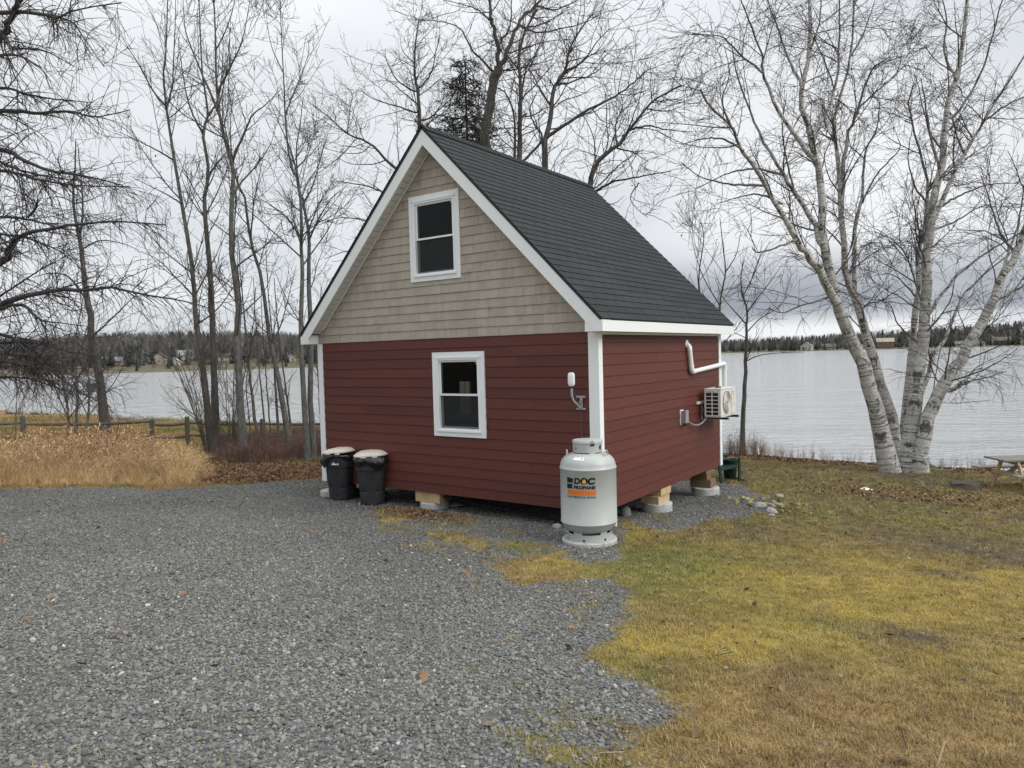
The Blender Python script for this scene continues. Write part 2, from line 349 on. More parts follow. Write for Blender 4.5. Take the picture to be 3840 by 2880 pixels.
def ground():
    gx = grid_coords(1, -420, 320, -15, 10, .11); gy = grid_coords(1, -90, 60, -7, 15.5, .11)
    X, Y = np.meshgrid(gx, gy, indexing='ij'); Z = gz(X, Y); nx, ny = X.shape
    gm = gravel_mask(X.ravel(), Y.ravel()); tc_ = turf_col(X.ravel(), Y.ravel())
    Zr = Z.ravel()-.02*gm*0
    idx = np.arange(nx*ny).reshape(nx, ny)
    q = np.stack([idx[:-1, :-1], idx[1:, :-1], idx[1:, 1:], idx[:-1, 1:]], -1).reshape(-1, 4)
    me = new_mesh('ground', np.stack([X.ravel(), Y.ravel(), Zr], 1), q)
    attr(me, 'gravel', gm); attr(me, 'col', tc_, 'FLOAT_COLOR')
    m, N, L, b = nodes('ground_material'); tc = N.new('ShaderNodeTexCoord'); co = tc.outputs['Object']
    a1 = N.new('ShaderNodeAttribute'); a1.attribute_name = 'gravel'; a2 = N.new('ShaderNodeAttribute'); a2.attribute_name = 'col'
    vo = N.new('ShaderNodeTexVoronoi'); vo.inputs['Scale'].default_value = 42; L.new(co, vo.inputs[0])
    vo2 = N.new('ShaderNodeTexVoronoi'); vo2.inputs['Scale'].default_value = 85; L.new(co, vo2.inputs[0])
    sp = N.new('ShaderNodeSeparateColor'); L.new(vo.outputs['Color'], sp.inputs[0])
    g1 = nmix(N, L, sp.outputs[0], (.072, .072, .068), (.20, .20, .19))
    sp2 = N.new('ShaderNodeSeparateColor'); L.new(vo2.outputs['Color'], sp2.inputs[0])
    g1 = nmix(N, L, nrange(N, L, sp2.outputs[1], .96, .98, 0, .5), g1, (.40, .40, .39))
    dirt = nrange(N, L, nnoise(N, L, co, .9, 4), .45, .75, 0, .35); g1 = nmix(N, L, dirt, g1, (.10, .098, .092))
    fine = nnoise(N, L, co, 55, 4); t1 = nmix(N, L, nrange(N, L, fine, .3, .7), (.45, .42, .38), (1.25, 1.25, 1.2)); t1 = nmix(N, L, 1.0, a2.outputs[0], t1, 'MULTIPLY')
    edge = nrange(N, L, nnoise(N, L, co, 30, 3), .3, .7, -.25, .25); ad = N.new('ShaderNodeMath'); ad.operation = 'ADD'; L.new(a1.outputs['Fac'], ad.inputs[0]); L.new(edge, ad.inputs[1])
    gmx = nrange(N, L, ad.outputs[0], .35, .65)
    L.new(nmix(N, L, gmx, t1, g1), b.inputs['Base Color']); b.inputs['Roughness'].default_value = .9; b.inputs['Specular IOR Level'].default_value = .2
    bp = N.new('ShaderNodeBump'); bp.inputs['Distance'].default_value = .02
    hm = N.new('ShaderNodeMath'); hm.operation = 'MULTIPLY_ADD'; L.new(vo.outputs['Distance'], hm.inputs[0]); hm.inputs[1].default_value = -.9; L.new(fine, hm.inputs[2])
    L.new(hm.outputs[0], bp.inputs['Height']); L.new(bp.outputs[0], b.inputs['Normal'])
    me.materials.append(m); kind(link('ground', me), 'structure', 'gently sloping yard of grey gravel drive and patchy winter lawn')
ground()

def lake():
    m, N, L, b = nodes('lake_water'); tc = N.new('ShaderNodeTexCoord'); co = tc.outputs['Object']
    b.inputs['Base Color'].default_value = (.36, .366, .366, 1); b.inputs['Roughness'].default_value = .09; b.inputs['IOR'].default_value = 1.333; b.inputs['Specular IOR Level'].default_value = .5
    mp = N.new('ShaderNodeMapping'); mp.inputs['Rotation'].default_value = (0, 0, math.radians(-28)); L.new(co, mp.inputs[0])
    h1 = nnoise(N, L, mp.outputs[0], .75, 4, (.8, 1.5, 1), .6); h2 = nnoise(N, L, mp.outputs[0], .16, 3, (.7, 1.4, 1), .5); h3 = nnoise(N, L, mp.outputs[0], 2.4, 3, (.55, 1.5, 1), .6)
    def add(a, k, c):
        n = N.new('ShaderNodeMath'); n.operation = 'MULTIPLY_ADD'; L.new(a, n.inputs[0]); n.inputs[1].default_value = k
        if isinstance(c, float): n.inputs[2].default_value = c
        else: L.new(c, n.inputs[2])
        return n.outputs[0]
    h = add(h3, .26, add(h2, .9, add(h1, .40, 0.0)))
    bp = N.new('ShaderNodeBump'); bp.inputs['Distance'].default_value = .62; bp.inputs['Strength'].default_value = 1.0; L.new(h, bp.inputs['Height']); L.new(bp.outputs[0], b.inputs['Normal'])
    me = bpy.data.meshes.new('lake'); s = 7000
    me.from_pydata([(-s, 10, LAKE), (s, 10, LAKE), (s, s, LAKE), (-s, s, LAKE)], [], [(0, 1, 2, 3)]); me.materials.append(m)
    kind(link('lake', me), 'structure', 'wide grey lake with small wind ripples')
lake()

# far shore: the polyline runs from left to right of the view, distances along the view axis
SH = [(-1500, 330), (-600, 335), (0, 340), (250, 345), (700, 390), (950, 470), (1400, 640), (1560, 690), (1900, 660), (2212, 615), (2900, 560), (3900, 520)]
CREST = [(-1500, 100), (-600, 105), (0, 108), (300, 118), (500, 112), (660, 96), (700, 60), (950, 40), (1450, 22), (1560, 32), (1750, 40), (1880, 52), (1960, 55), (2100, 60), (2212, 74), (2900, 90), (3900, 90)]   # photo px above the horizon line
def interp(tab, x): return float(np.interp(x, [t[0] for t in tab], [t[1] for t in tab]))
def hrz(x):           # horizon row (working px) at column x
    for_y = lambda y: ray(x, y)[2]
    a, b = 500., 1100.
    for _ in range(40):
        m = (a+b)/2
        if for_y(m) > 0: a = m
        else: b = m
    return (a+b)/2
def far_point(x, s, up):      # column x, s metres behind the shore line, height up above lake
    d = interp(SH, x)+s; r = ray(x, hrz(x)); p = CAM+r*d; return np.array([p[0], p[1], LAKE+up])
def far_h(x, s):
    d = interp(SH, x); cr = interp(CREST, x); dc = d+330
    top = max(2.5, cr/FPX*dc+CAM[2]-LAKE-11)
    t = min(1., max(0., (s-35)/295)); t = t*t*(3-2*t)
    return .4+min(s, 40)*.03+(top-1.6)*t+2.0*float(vnoise(x*.02, s*.01, 7)-.5)*t
def far_shore():
    xs = np.arange(-1500, 3901, 30.0); ss = [-6, 0, 4, 15, 40, 80, 130, 180, 240, 300, 340, 420, 600]
    v = []
    for x in xs:
        for s in ss:
            h = -1.5 if s < 0 else far_h(x, s)
            if s > 340: h -= (s-340)*.05
            v.append(far_point(x, s, h))
    n = len(ss); m = len(xs); idx = np.arange(m*n).reshape(m, n)
    q = np.stack([idx[:-1, :-1], idx[1:, :-1], idx[1:, 1:], idx[:-1, 1:]], -1).reshape(-1, 4)
    me = new_mesh('far_hills', v, q); me.materials.append(mat('far_ground', (.115, .100, .065), .95, .1, .3, .03)); kind(link('far_hills', me), 'structure', 'low wooded hills along the far side of the lake')
far_shore()

# ------------------------------------------------------------------ cabin
WD, DP, Z1, ZR, ZE, OF, OB, OE = 6.062, 5.073, 2.65, 6.14, 2.83, .27, .265, .23
XM = -WD/2; SL = (ZR-ZE)/(WD/2+OE)
def roofz(x): return ZR-abs(x-XM)*SL
CT = 1/math.hypot(1, SL)                     # cos of the pitch
cab = thing('cabin', 'small red and taupe gabled cabin with black shingle roof on concrete piers', 'cabin', (XM, DP/2, -.3))
OPEN = [(-3.489, -2.58, 3.724, 4.973), (-3.059, -2.15, 1.098, 2.311)]
TRIM = [(-3.589, -2.48, 3.624, 5.073), (-3.159, -2.05, .998, 2.411)]
def rect_minus(r, h):
    a, b, c, d = r; e, f, g, i = h
    if f <= a or e >= b or i <= c or g >= d: return [r]
    o = []
    if e > a: o.append((a, e, c, d))
    if f < b: o.append((f, b, c, d))
    a2, b2 = max(a, e), min(b, f)
    if g > c: o.append((a2, b2, c, g))
    if i < d: o.append((a2, b2, i, d))
    return o
def minus_all(r, hs):
    rs = [r]
    for h in hs: rs = [q for p in rs for q in rect_minus(p, h)]
    return [q for q in rs if q[1]-q[0] > .004 and q[3]-q[2] > .004]
def rake_clip(poly, off):
    for s in (1, -1):
        f = lambda p: ZR-off-(p[0]-XM)*s*SL-p[1]
        o = []
        for i in range(len(poly)):
            a, b = poly[i], poly[(i+1) % len(poly)]; fa, fb = f(a), f(b)
            if fa >= 0: o.append(a)
            if (fa >= 0) != (fb >= 0):
                t = fa/(fa-fb); o.append((a[0]+(b[0]-a[0])*t, a[1]+(b[1]-a[1])*t))
        poly = o
        if len(poly) < 3: return []
    return poly
def prism_xz(mb, poly, yf, yb):       # yf function of z
    n = len(poly); o = len(mb.v)
    mb.v += [(x, yf(z), z) for x, z in poly]+[(x, yb, z) for x, z in poly]
    mb.f.append(tuple(o+i for i in range(n))); mb.f.append(tuple(o+n+i for i in reversed(range(n))))
    for i in range(n): mb.f.append((o+i, o+n+i, o+n+(i+1) % n, o+(i+1) % n))
def cabin():
    rng = random.Random(5)
    # framing shell behind the cladding
    mb = MB()
    for r in minus_all((-WD+.02, -.02, .0, Z1), OPEN): mb.box(r[0], r[1], .002, .1, r[2], r[3])
    part('front_wall', mb, M['dark'], cab)
    mb = MB()
    z = Z1+.004
    while z < ZR:
        for r in minus_all((-WD, 0, z, z+.2), OPEN):
            p = rake_clip([(r[0], r[2]), (r[1], r[2]), (r[1], r[3]), (r[0], r[3])], .16)
            if p: prism_xz(mb, p, lambda z: .002, .1)
        z += .2
    part('gable_wall', mb, M['dark'], cab)
    part('side_wall', MB().box(-.1, -.002, .102, DP-.1, 0, Z1), M['dark'], cab)
    part('side_wall', MB().box(-WD+.002, -WD+.1, .102, DP-.1, 0, Z1), M['red'], cab)
    mb = MB().box(-WD+.002, -.002, DP-.1+.002, DP-.002, 0, Z1); prism_xz(mb, rake_clip([(-WD, Z1+.004), (0, Z1+.004), (0, ZR), (-WD, ZR)], .16), lambda z: DP-.1, DP-.002); part('back_wall', mb, M['red'], cab)
    part('floor', MB().box(-WD+.03, -.03, .03, DP-.03, .02, .16), M['dark'], cab)
    part('upper_floor', MB().box(-WD+.1, -.1, .1, DP-.1, Z1-.1, Z1+.06), M['dark'], cab)
    for i in range(9): part('joist', MB().box(-WD+.15+i*.72, -WD+.19+i*.72, .15, DP-.1, -.01, .02), M['wetwood'], cab)
    # red lap siding, front: sixteen courses
    n = 16; e = Z1/n
    joints = {0: [-1.9], 1: [-.95], 2: [-4.3], 3: [-1.2], 4: [-5.1], 5: [-3.6], 6: [-5.05], 7: [-2.0], 8: [-4.9], 9: [-1.1], 10: [-4.9], 11: [-3.7], 12: [-5.2], 13: [-1.4], 14: [-1.55], 15: [-2.95]}
    for i in range(n):
        z0, z1 = i*e, (i+1)*e
        cuts = [-WD+.10]+sorted(joints[i])+[-.135]
        for a, b in zip(cuts[:-1], cuts[1:]):
            for r in minus_all((a+.002, b-.002, z0, z1+.0), OPEN):
                rr = (r[0], r[1], r[2], r[3])
                yf = lambda z: -.024+.013*(z-z0)/e
                mb = MB(); jig = rng.uniform(-.001, .001)
                prism_xz(mb, [(rr[0], rr[2]+jig), (rr[1], rr[2]+jig), (rr[1], rr[3]), (rr[0], rr[3])], yf, 0)
                part('siding_plank', mb, M['red'], cab)
    for i in range(n):                        # right wall
        z0, z1 = i*e, (i+1)*e
        if z1 > 2.64: z1 = 2.60
        cuts = [.088]+([rng.uniform(1.3, 3.8)] if i % 3 == 1 else [])+[DP-.09]
        for a, b in zip(cuts[:-1], cuts[1:]):
            a += .0012; b -= .0012
            mb = MB().hexa([(0, a, z0), (.024, a, z0), (.024, b, z0), (0, b, z0), (0, a, z1), (.011, a, z1), (.011, b, z1), (0, b, z1)])
            part('siding_plank', mb, M['red'], cab)
    # taupe cedar shingles in the gable
    ec = .149; z = Z1+.002; ci = 0
    while z < ZR-.25:
        half = (ZR-.28-z)/SL
        xa = max(-WD-.0, XM-half); xend = min(0, XM+half); x = xa-(ci % 3)*.05
        while x < xend:
            w = rng.choice([.13, .17, .2, .24, .28, .22])*rng.uniform(.95, 1.1); xb = x+w
            jig = rng.uniform(-.002, .002); dy = rng.uniform(-.002, .002)
            for r in minus_all((max(x+.0012, xa), min(xb-.0012, xend), z, z+ec), OPEN):
                p = rake_clip([(r[0], r[2]+jig), (r[1], r[2]+jig), (r[1], r[3]), (r[0], r[3])], .27)
                if len(p) >= 3:
                    mb = MB(); z0 = z; prism_xz(mb, p, lambda zz: -.030+dy+.014*(zz-z0)/ec, 0); part('cedar_shingle', mb, M['cedar'], cab)
            x = xb
        z += ec; ci += 1
    part('gable_flashing', MB().box(-WD, 0, -.026, .0, Z1-.004, Z1+.002), M['cedar'], cab)
    # corner boards
    part('corner_board', MB().box(-.138, .032, -.034, .0, -.005, 2.64), M['white'], cab)
    part('corner_board', MB().box(.0, .032, .001, .086, -.005, 2.64), M['white'], cab)
    part('corner_board', MB().box(-WD-.032, -WD+.098, -.034, .0, -.005, 2.64), M['white'], cab)
    part('corner_board', MB().box(.0, .034, DP-.09, DP+.03, -.005, 2.64), M['white'], cab)
    part('frieze_board', MB().box(.0, .03, .088, DP-.092, 2.603, 2.64), M['white'], cab)
    # roof deck and drip edges
    dn = np.array([1, 0, -SL])*CT
    for s in (1, -1):
        d = np.array([s, 0, -SL])*CT; nr = np.array([s*SL, 0, 1])*CT; rd = np.array([XM, 0, ZR]); Ls = (WD/2+OE)/CT
        def q(sv, u, h): return rd+d*sv+np.array([0, u, 0])+nr*h
        def slab(s0, s1, u0, u1, h0, h1): return MB().hexa([q(s0, u0, h0), q(s1, u0, h0), q(s1, u1, h0), q(s0, u1, h0), q(s0, u0, h1), q(s1, u0, h1), q(s1, u1, h1), q(s0, u1, h1)])
        part('roof_deck', slab(.03, Ls-.02, -OF+.03, DP+OB-.03, -.14, -.016), M['dark'], cab)
        for u0, u1 in ((-OF-.004, -OF+.03), (DP+OB-.03, DP+OB+.004)): part('drip_edge', slab(0.0, Ls, u0, u1, -.048, -.014), M['black'], cab)
        part('drip_edge', slab(Ls-.02, Ls+.006, -OF, DP+OB, -.030, -.014), M['black'], cab)
        # rake fascia, soffit panels, eave fascia
        for yy in (-OF+.004, DP+OB-.028):
            mb = MB(); X = lambda t: XM+s*t; hw = WD/2+OE
            zt = lambda t: ZR-t*SL-.046/CT; zb = lambda t: ZR-t*SL-.225/CT
            tb = (ZR-.225/CT-2.64)/SL
            pl = [(X(0.0015), zt(0)), (X(0.0015), zb(0)), (X(tb), 2.64), (X(hw), 2.64), (X(hw), zt(hw))]
            if s < 0: pl = pl[::-1]
            prism_xz(mb, pl, lambda z: yy, yy+.024); part('rake_fascia', mb, M['white'], cab)
        rb = (-.055, OE-.018) if s > 0 else (-WD-OE+.018, -WD-.01)
        part('eave_return', MB().box(rb[0], rb[1], -OF+.008, .0, 2.641, 2.815), M['white'], cab)
        fx = (OE-.026, OE-.002) if s > 0 else (-WD-OE+.002, -WD-OE+.026)
        part('eave_fascia', MB().box(fx[0], fx[1], -OF+.031, DP+OB-.031, 2.639, 2.797), M['white'], cab)
        sx = (.002, OE-.028) if s > 0 else (-WD-OE+.028, -WD-.002)
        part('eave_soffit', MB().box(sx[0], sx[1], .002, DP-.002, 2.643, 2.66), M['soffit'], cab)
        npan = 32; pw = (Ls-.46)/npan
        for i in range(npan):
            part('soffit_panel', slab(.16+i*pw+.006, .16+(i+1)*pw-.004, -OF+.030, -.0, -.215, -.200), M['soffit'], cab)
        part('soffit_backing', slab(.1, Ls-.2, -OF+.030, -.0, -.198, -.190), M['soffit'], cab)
        part('soffit_trim', slab(.2, Ls-.33, -.045, -.031, -.232, -.216), M['white'], cab)
        # shingles: strips of three tabs, each course lapping the one below
        nc = 32; ex = Ls/nc; tab = .312; U0_, U1_ = -OF-.012, DP+OB+.012
        for c in range(nc):
            sb = Ls+.012-c*ex; st = max(.0, sb-ex-.02)
            if s < 0:
                part('roof_course', slab(st, sb, U0_, U1_, -.010, .004), M['asphalt'], cab); continue
            u = U0_-(c % 6)*tab*.5-.02
            while u < U1_:
                mb = MB()
                for k in range(3):
                    a, b = max(U0_, u+k*tab+.004), min(U1_, u+(k+1)*tab-.004)
                    if b-a < .01: continue
                    h = .0045+rng.uniform(-.0012, .0015); jg = rng.uniform(-.002, .002)
                    mb.hexa([q(st, a, -.012), q(sb+jg, a, -.010), q(sb+jg, b, -.010), q(st, b, -.012), q(st, a, -.006), q(sb+jg, a, h), q(sb+jg, b, h), q(st, b, -.006)])
                if mb.v: part('roof_shingle', mb, M['asphalt'], cab)
                u += tab*3
    # ridge caps
    u = -OF-.012
    capm = MB(); w = .15
    for s in (1, -1):
        d = np.array([s, 0, -SL])*CT; nr = np.array([s*SL, 0, 1])*CT
        pt = lambda sv, uu, h: d*sv+nr*h+np.array([0, uu, 0])
        capm.hexa([pt(0, 0, -.004), pt(w, 0, .006), pt(w, .20, -.004+.004), pt(0, .20, -.008), pt(0, 0, .020), pt(w, 0, .018), pt(w, .20, .004), pt(0, .20, .006)] if s > 0 else
                  [pt(w, 0, .006), pt(0, 0, -.004), pt(0, .20, -.008), pt(w, .20, .0), pt(w, 0, .018), pt(0, 0, .020), pt(0, .20, .006), pt(w, .20, .004)])
    cme = bpy.data.meshes.new('ridge_cap'); cme.from_pydata(capm.v, [], capm.f); cme.materials.append(M['asphalt'])
    while u < DP+OB-.1:
        o = link('ridge_cap', cme, cab); o.location = (0, u-DP/2, ZR+.004+.3); u += .145
    # windows
    for wi, (t, o) in enumerate(zip(TRIM, OPEN)):
        wn = MB()
        fr = .036
        for a in ((o[0], o[1], o[2], o[2]+fr), (o[0], o[1], o[3]-fr, o[3]), (o[0], o[0]+fr, o[2]+fr, o[3]-fr), (o[1]-fr, o[1], o[2]+fr, o[3]-fr)): wn.box(a[0], a[1], -.048, .07, a[2], a[3])
        wo = part('window', wn, M['vinyl'], cab)
        if wi == 0: wo['label'] = 'upper double hung window in the taupe gable'
        else: wo['label'] = 'lower double hung window in the red wall'
        y0, y1 = -.042, -.018
        for nm, b in (('trim_board', (t[0], t[1], t[3]-.1, t[3])), ('trim_board', (t[0], t[1], t[2], t[2]+.1)), ('trim_board', (t[0], t[0]+.1, t[2]+.1, t[3]-.1)), ('trim_board', (t[1]-.1, t[1], t[2]+.1, t[3]-.1))):
            part(nm, MB().box(b[0]+.0008, b[1]-.0008, y0, 0.0, b[2]+.0008, b[3]-.0008), M['white'], cab, wo)
        part('brick_mould', MB().box(o[0]-.012, o[1]+.012, -.058, -.0425, o[3]-.005, o[3]+.022), M['vinyl'], cab, wo)
        part('sill', MB().box(o[0]-.015, o[1]+.015, -.062, -.0425, o[2]-.02, o[2]+.012), M['vinyl'], cab, wo)
        ix0, ix1, iz0, iz1 = o[0]+fr, o[1]-fr, o[2]+fr, o[3]-fr; zm = (iz0+iz1)/2-.01; sr = .030
        def sash(a, b, c, d, y0, y1):
            mb = MB()
            for r in ((a, b, c, c+sr), (a, b, d-sr, d), (a, a+sr, c+sr, d-sr), (b-sr, b, c+sr, d-sr)): mb.box(r[0], r[1], y0, y1, r[2], r[3])
            part('sash', mb, M['vinyl'], cab, wo)
            part('pane', MB().box(a+sr, b-sr, (y0+y1)/2-.003, (y0+y1)/2+.003, c+sr, d-sr), M['glass'], cab, wo)
        sash(ix0+.002, ix1-.002, zm-.012, iz1-.002, -.020, .010)
        sash(ix0+.002, ix1-.002, iz0+.002, zm+.026, .016, .046)
        part('insect_screen', MB().box(ix0+.004, ix1-.004, -.0035, -.0025, iz0+.004, zm-.014), M['screen'], cab, wo)
        part('sash_lock', MB().box(ix1-.05, ix1-.03, -.026, -.021, iz1-.07, iz1-.035), M['steel'], cab, wo)
cabin()
def cabin_things():
    b = thing('cardboard_box', 'plain tan cardboard piece standing inside the lower window', 'box', (-2.66, .22, 1.35))
    mb = MB(); mb.box(-.11, .10, -.02, .02, 0, .56); part_ = mb.build('panel', M['card'], b); MB().box(-.008, .008, -.024, -.0205, .02, .56).build('seam', M['wetwood'], b)
    b = tag(MB().box(-3.4, -1.9, .15, .75, 1.28, 1.345).build('bench', M['dark']), 'dark bench top inside the lower window', 'bench')
    # wireless unit on a bent mast
    bp = on_front(1256, 870, -.026)
    t = thing('wall_antenna', 'white pill shaped antenna on a bent grey mast beside the corner board', 'antenna', bp)
    x, y, z = bp
    t.scale = (.8, .8, .8)
    part('wall_plate', MB().box(x-.10, x+.09, y-.012, y, z-.13, z-.095).box(x-.10, x+.09, y-.012, y, z+.095, z+.13).box(x-.03, x+.03, y-.010, y, z-.095, z+.095), M['steel'], t)
    part('brace', MB().bar((x+.03, y-.01, z+.06), (x-.05, y-.09, z-.03), .03, .006), M['steel'], t)
    part('mast', MB().tube([(x+.0, y-.02, z-.11), (x-.03, y-.10, z-.03), (x-.07, y-.17, z+.05), (x-.085, y-.20, z+.15), (x-.085, y-.20, z+.32)], .022, 10), M['steel'], t, smooth=True)
    mb = MB(); cx, cy, cz = x-.08, y-.21, z+.44
    rings = []
    for zz, k in ((-.125, .45), (-.12, .7), (-.10, .9), (-.07, 1), (.07, 1), (.10, .9), (.12, .7), (.125, .45)):
        rings.append([(cx+.068*k*math.copysign(abs(math.cos(a))**.6, math.cos(a)), cy+.035*k*math.copysign(abs(math.sin(a))**.7, math.sin(a)), cz+zz) for a in [2*math.pi*i/20 for i in range(20)]])
    part('radio', mb.loft(rings), M['vinyl'], t, smooth=True)
    part('strap', MB().lathe([(.026, 0), (.026, .03)], (cx, cy+.005, cz-.16), 12), M['black'], t)
    part('cable', MB().tube([(cx, cy+.02, cz-.13), (x-.03, y-.05, z-.05), (x, y-.01, z-.15), (x+.005, y-.012, z-.6), (x+.0, y-.012, .0), (x+.0, y+.0, -.35)], .0055, 6), M['blue'], t)
    # line set cover pipe on the right wall
    f0 = on_side(1488, 750, .06); f1 = on_side(1492, 803, .06); f2 = on_side(1550, 788, .06)
    t = thing('drain_pipe', 'white plastic pipe elbowing along the red wall to the back corner', 'pipe', (0, f1[1], f1[2]))
    part('vertical_pipe', MB().tube([(.075, f0[1], f0[2]-.05), (.075, f1[1], f1[2]+.10)], .042, 14), M['vinyl'], t, smooth=True)
    part('wall_elbow', MB().tube([(.0, f0[1], f0[2]+.06), (.05, f0[1], f0[2]+.03), (.072, f0[1], f0[2]-.01), (.075, f0[1], f0[2]-.06)], .046, 14), M['vinyl'], t, smooth=True)
    part('flange', MB().tube([(.02, f0[1], f0[2]+.06), (.032, f0[1], f0[2]+.06)], .075, 18), M['vinyl'], t)
    part('elbow', MB().tube([(.075, f1[1], f1[2]+.12), (.075, f1[1]+.005, f1[2]+.05), (.075, f1[1]+.03, f1[2]+.01), (.075, f1[1]+.09, f1[2]+.0), (.075, f1[1]+.16, f1[2]+.008)], .048, 14), M['vinyl'], t, smooth=True)
    part('horizontal_pipe', MB().tube([(.075, f1[1]+.12, f1[2]+.004), (.075, DP+.06, f1[2]+.10)], .042, 14), M['vinyl'], t, smooth=True)
    part('corner_elbow', MB().tube([(.075, DP-.04, f1[2]+.095), (.075, DP+.06, f1[2]+.10), (.075, DP+.10, f1[2]+.06), (.075, DP+.105, f1[2]-.03)], .048, 14), M['vinyl'], t, smooth=True)
    part('downpipe', MB().tube([(.075, DP+.105, f1[2]), (.075, DP+.105, 1.30)], .042, 14), M['vinyl'], t, smooth=True)
    # heat pump
    x0, x1, y0, y1, z0, z1 = .13, .44, 3.89, 4.70, 1.07, 1.61
    t = thing('heat_pump', 'cream heat pump outdoor unit with round fan grille bracketed to the red wall', 'heat pump', (.28, 4.3, 1.07))
    ca = part('casing', MB().box(x0, x1, y0+.012, y1, z0+.02, z1-.02), M['acmetal'], t); bev(ca, .012)
    bev(part('top_cover', MB().box(x0-.008, x1+.008, y0-.004, y1+.008, z1-.022, z1), M['acmetal'], t), .006)
    part('base_pan', MB().box(x0, x1, y0+.004, y1, z0, z0+.022), M['acmetal'], t)
    part('coil', MB().box(x0+.02, x1-.02, y0+.0085, y0+.0115, z0+.04, z1-.06), M['black'], t)
    nr, nc = 6, 2; gx0, gx1, gz0, gz1 = x0+.016, x1-.04, z0+.035, z1-.075
    g = MB()
    for i in range(nc+1):
        xx = gx0+(gx1-gx0)*i/nc; g.box(xx-.009, xx+.009, y0-.006, y0+.008, gz0-.01, gz1+.01)
    for j in range(nr+1):
        zz = gz0+(gz1-gz0)*j/nr; g.box(gx0, gx1, y0-.005, y0+.0075, zz-.008, zz+.008)
    g.box(gx1+.009, x1, y0-.006, y0+.011, z0+.022, z1-.024).box(x0, gx0-.009, y0-.006, y0+.011, z0+.022, z1-.024).box(gx0-.009, gx1+.009, y0-.006, y0+.011, gz1+.01, z1-.024).box(gx0-.009, gx1+.009, y0-.006, y0+.011, z0+.022, gz0-.01)
    part('side_guard', g, M['acmetal'], t)
    part('handle', MB().box(x0+.07, x0+.2, y0-.02, y0-.007, z1-.055, z1-.03), M['acmetal'], t)
    cy, cz, rr = 4.21, (z0+z1)/2, .215
    part('fan_well', MB().tube([(x1+.001, cy, cz), (x1+.005, cy, cz)], rr, 28), M['black'], t)
    gr = MB()
    for i in range(10):
        r = .03+i*.0205; gr.tube([(x1+.016, cy+r*math.cos(a), cz+r*math.sin(a)) for a in [2*math.pi*k/24 for k in range(25)]], .004, 4, False)
    for k in range(12): a = math.pi*k/6; gr.bar((x1+.016, cy+.03*math.cos(a), cz+.03*math.sin(a)), (x1+.016, cy+.22*math.cos(a), cz+.22*math.sin(a)), .006, .006, (1, 0, 0))
    part('fan_grille', gr, M['acmetal'], t)
    fb = MB()
    for k in range(3):
        a = 2.1*k; fb.hexa([(x1+.007, cy+.03*math.cos(a), cz+.03*math.sin(a)), (x1+.007, cy+.19*math.cos(a-.3), cz+.19*math.sin(a-.3)), (x1+.007, cy+.19*math.cos(a+.45), cz+.19*math.sin(a+.45)), (x1+.007, cy+.03*math.cos(a+1), cz+.03*math.sin(a+1))]+
                           [(x1+.010, cy+.03*math.cos(a), cz+.03*math.sin(a)), (x1+.010, cy+.19*math.cos(a-.3), cz+.19*math.sin(a-.3)), (x1+.010, cy+.19*math.cos(a+.45), cz+.19*math.sin(a+.45)), (x1+.010, cy+.03*math.cos(a+1), cz+.03*math.sin(a+1))])
    part('fan_blade', fb, M['steel'], t)
    sp = part('service_panel', MB().box(x1+.0005, x1+.012, 4.47, y1-.012, z0+.03, z1-.035), M['acmetal'], t)
    part('badge', MB().box(x1+.0125, x1+.0145, 4.53, 4.55, z1-.15, z1-.08).box(x1+.0125, x1+.0145, 4.552, 4.575, z1-.092, z1-.08).box(x1+.0125, x1+.0145, 4.552, 4.575, z1-.15, z1-.138), M['ink'], t, sp)
    part('sticker', MB().box(x1+.0125, x1+.014, 4.53, 4.63, z1-.235, z1-.19), M['yellow'], t, sp)
    for k in range(4): part('louvre', MB().box(x1+.0125, x1+.02, 4.5, 4.66, z1-.28-k*.022, z1-.272-k*.022), M['acmetal'], t, sp)
    for yy in (4.0, 4.58):
        part('bracket', MB().box(.024, .034, yy-.02, yy+.02, z0-.06, z0+.30).box(.034, .56, yy-.02, yy+.02, z0-.045, z0-.035).bar((.035, yy, z0+.2), (.12, yy, z0-.03), .03, .008), M['steel'], t)
    part('mounting_rail', MB().box(.025, .05, 3.74, 4.75, z0+.25, z0+.30), M['acmetal'], t)
    part('mounting_foot', MB().box(x0+.02, x1+.1, 4.0-.03, 4.0+.03, z0-.032, z0-.002).box(x0+.02, x1+.1, 4.58-.03, 4.58+.03, z0-.032, z0-.002), M['black'], t)
    tag(MB().tube([(.3, 4.05, 1.616), (.27, 4.12, 1.62), (.33, 4.2, 1.625), (.29, 4.3, 1.62)], [.012, .016, .012, .01], 6).build('cable_offcut', M['black']), 'short dark offcut lying on top of the heat pump', 'cable')
    # disconnect box with conduit
    e0 = on_side(1474, 902, .03); yy, zz = e0[1], e0[2]
    t = thing('electrical_box', 'small grey electrical disconnect box with whip conduit on the red wall', 'electrical box', (0, yy, zz))
    part('backing', MB().box(.018, .026, yy-.085, yy+.06, zz-.13, zz+.14), M['vinyl'], t)
    bev(part('case', MB().box(.027, .115, yy-.065, yy+.065, zz-.10, zz+.125), M['steel'], t), .006)
    part('cover', MB().box(.112, .122, yy-.07, yy+.07, zz-.085, zz+.132), M['steel'], t)
    part('fitting', MB().tube([(.07, yy-.03, zz-.10), (.07, yy-.03, zz-.15)], .018, 8).tube([(.07, yy+.03, zz-.10), (.07, yy+.03, zz-.15)], .018, 8), M['black'], t)
    cpts = [(.07, yy+.066, zz-.05)]
    for k in range(1, 12): u = k/11; cpts.append((.07+.08*u, yy+.066+u*(3.95-yy-.066), zz-.05-.19*math.sin(math.pi*(u*.8))*1.0+u*.1))
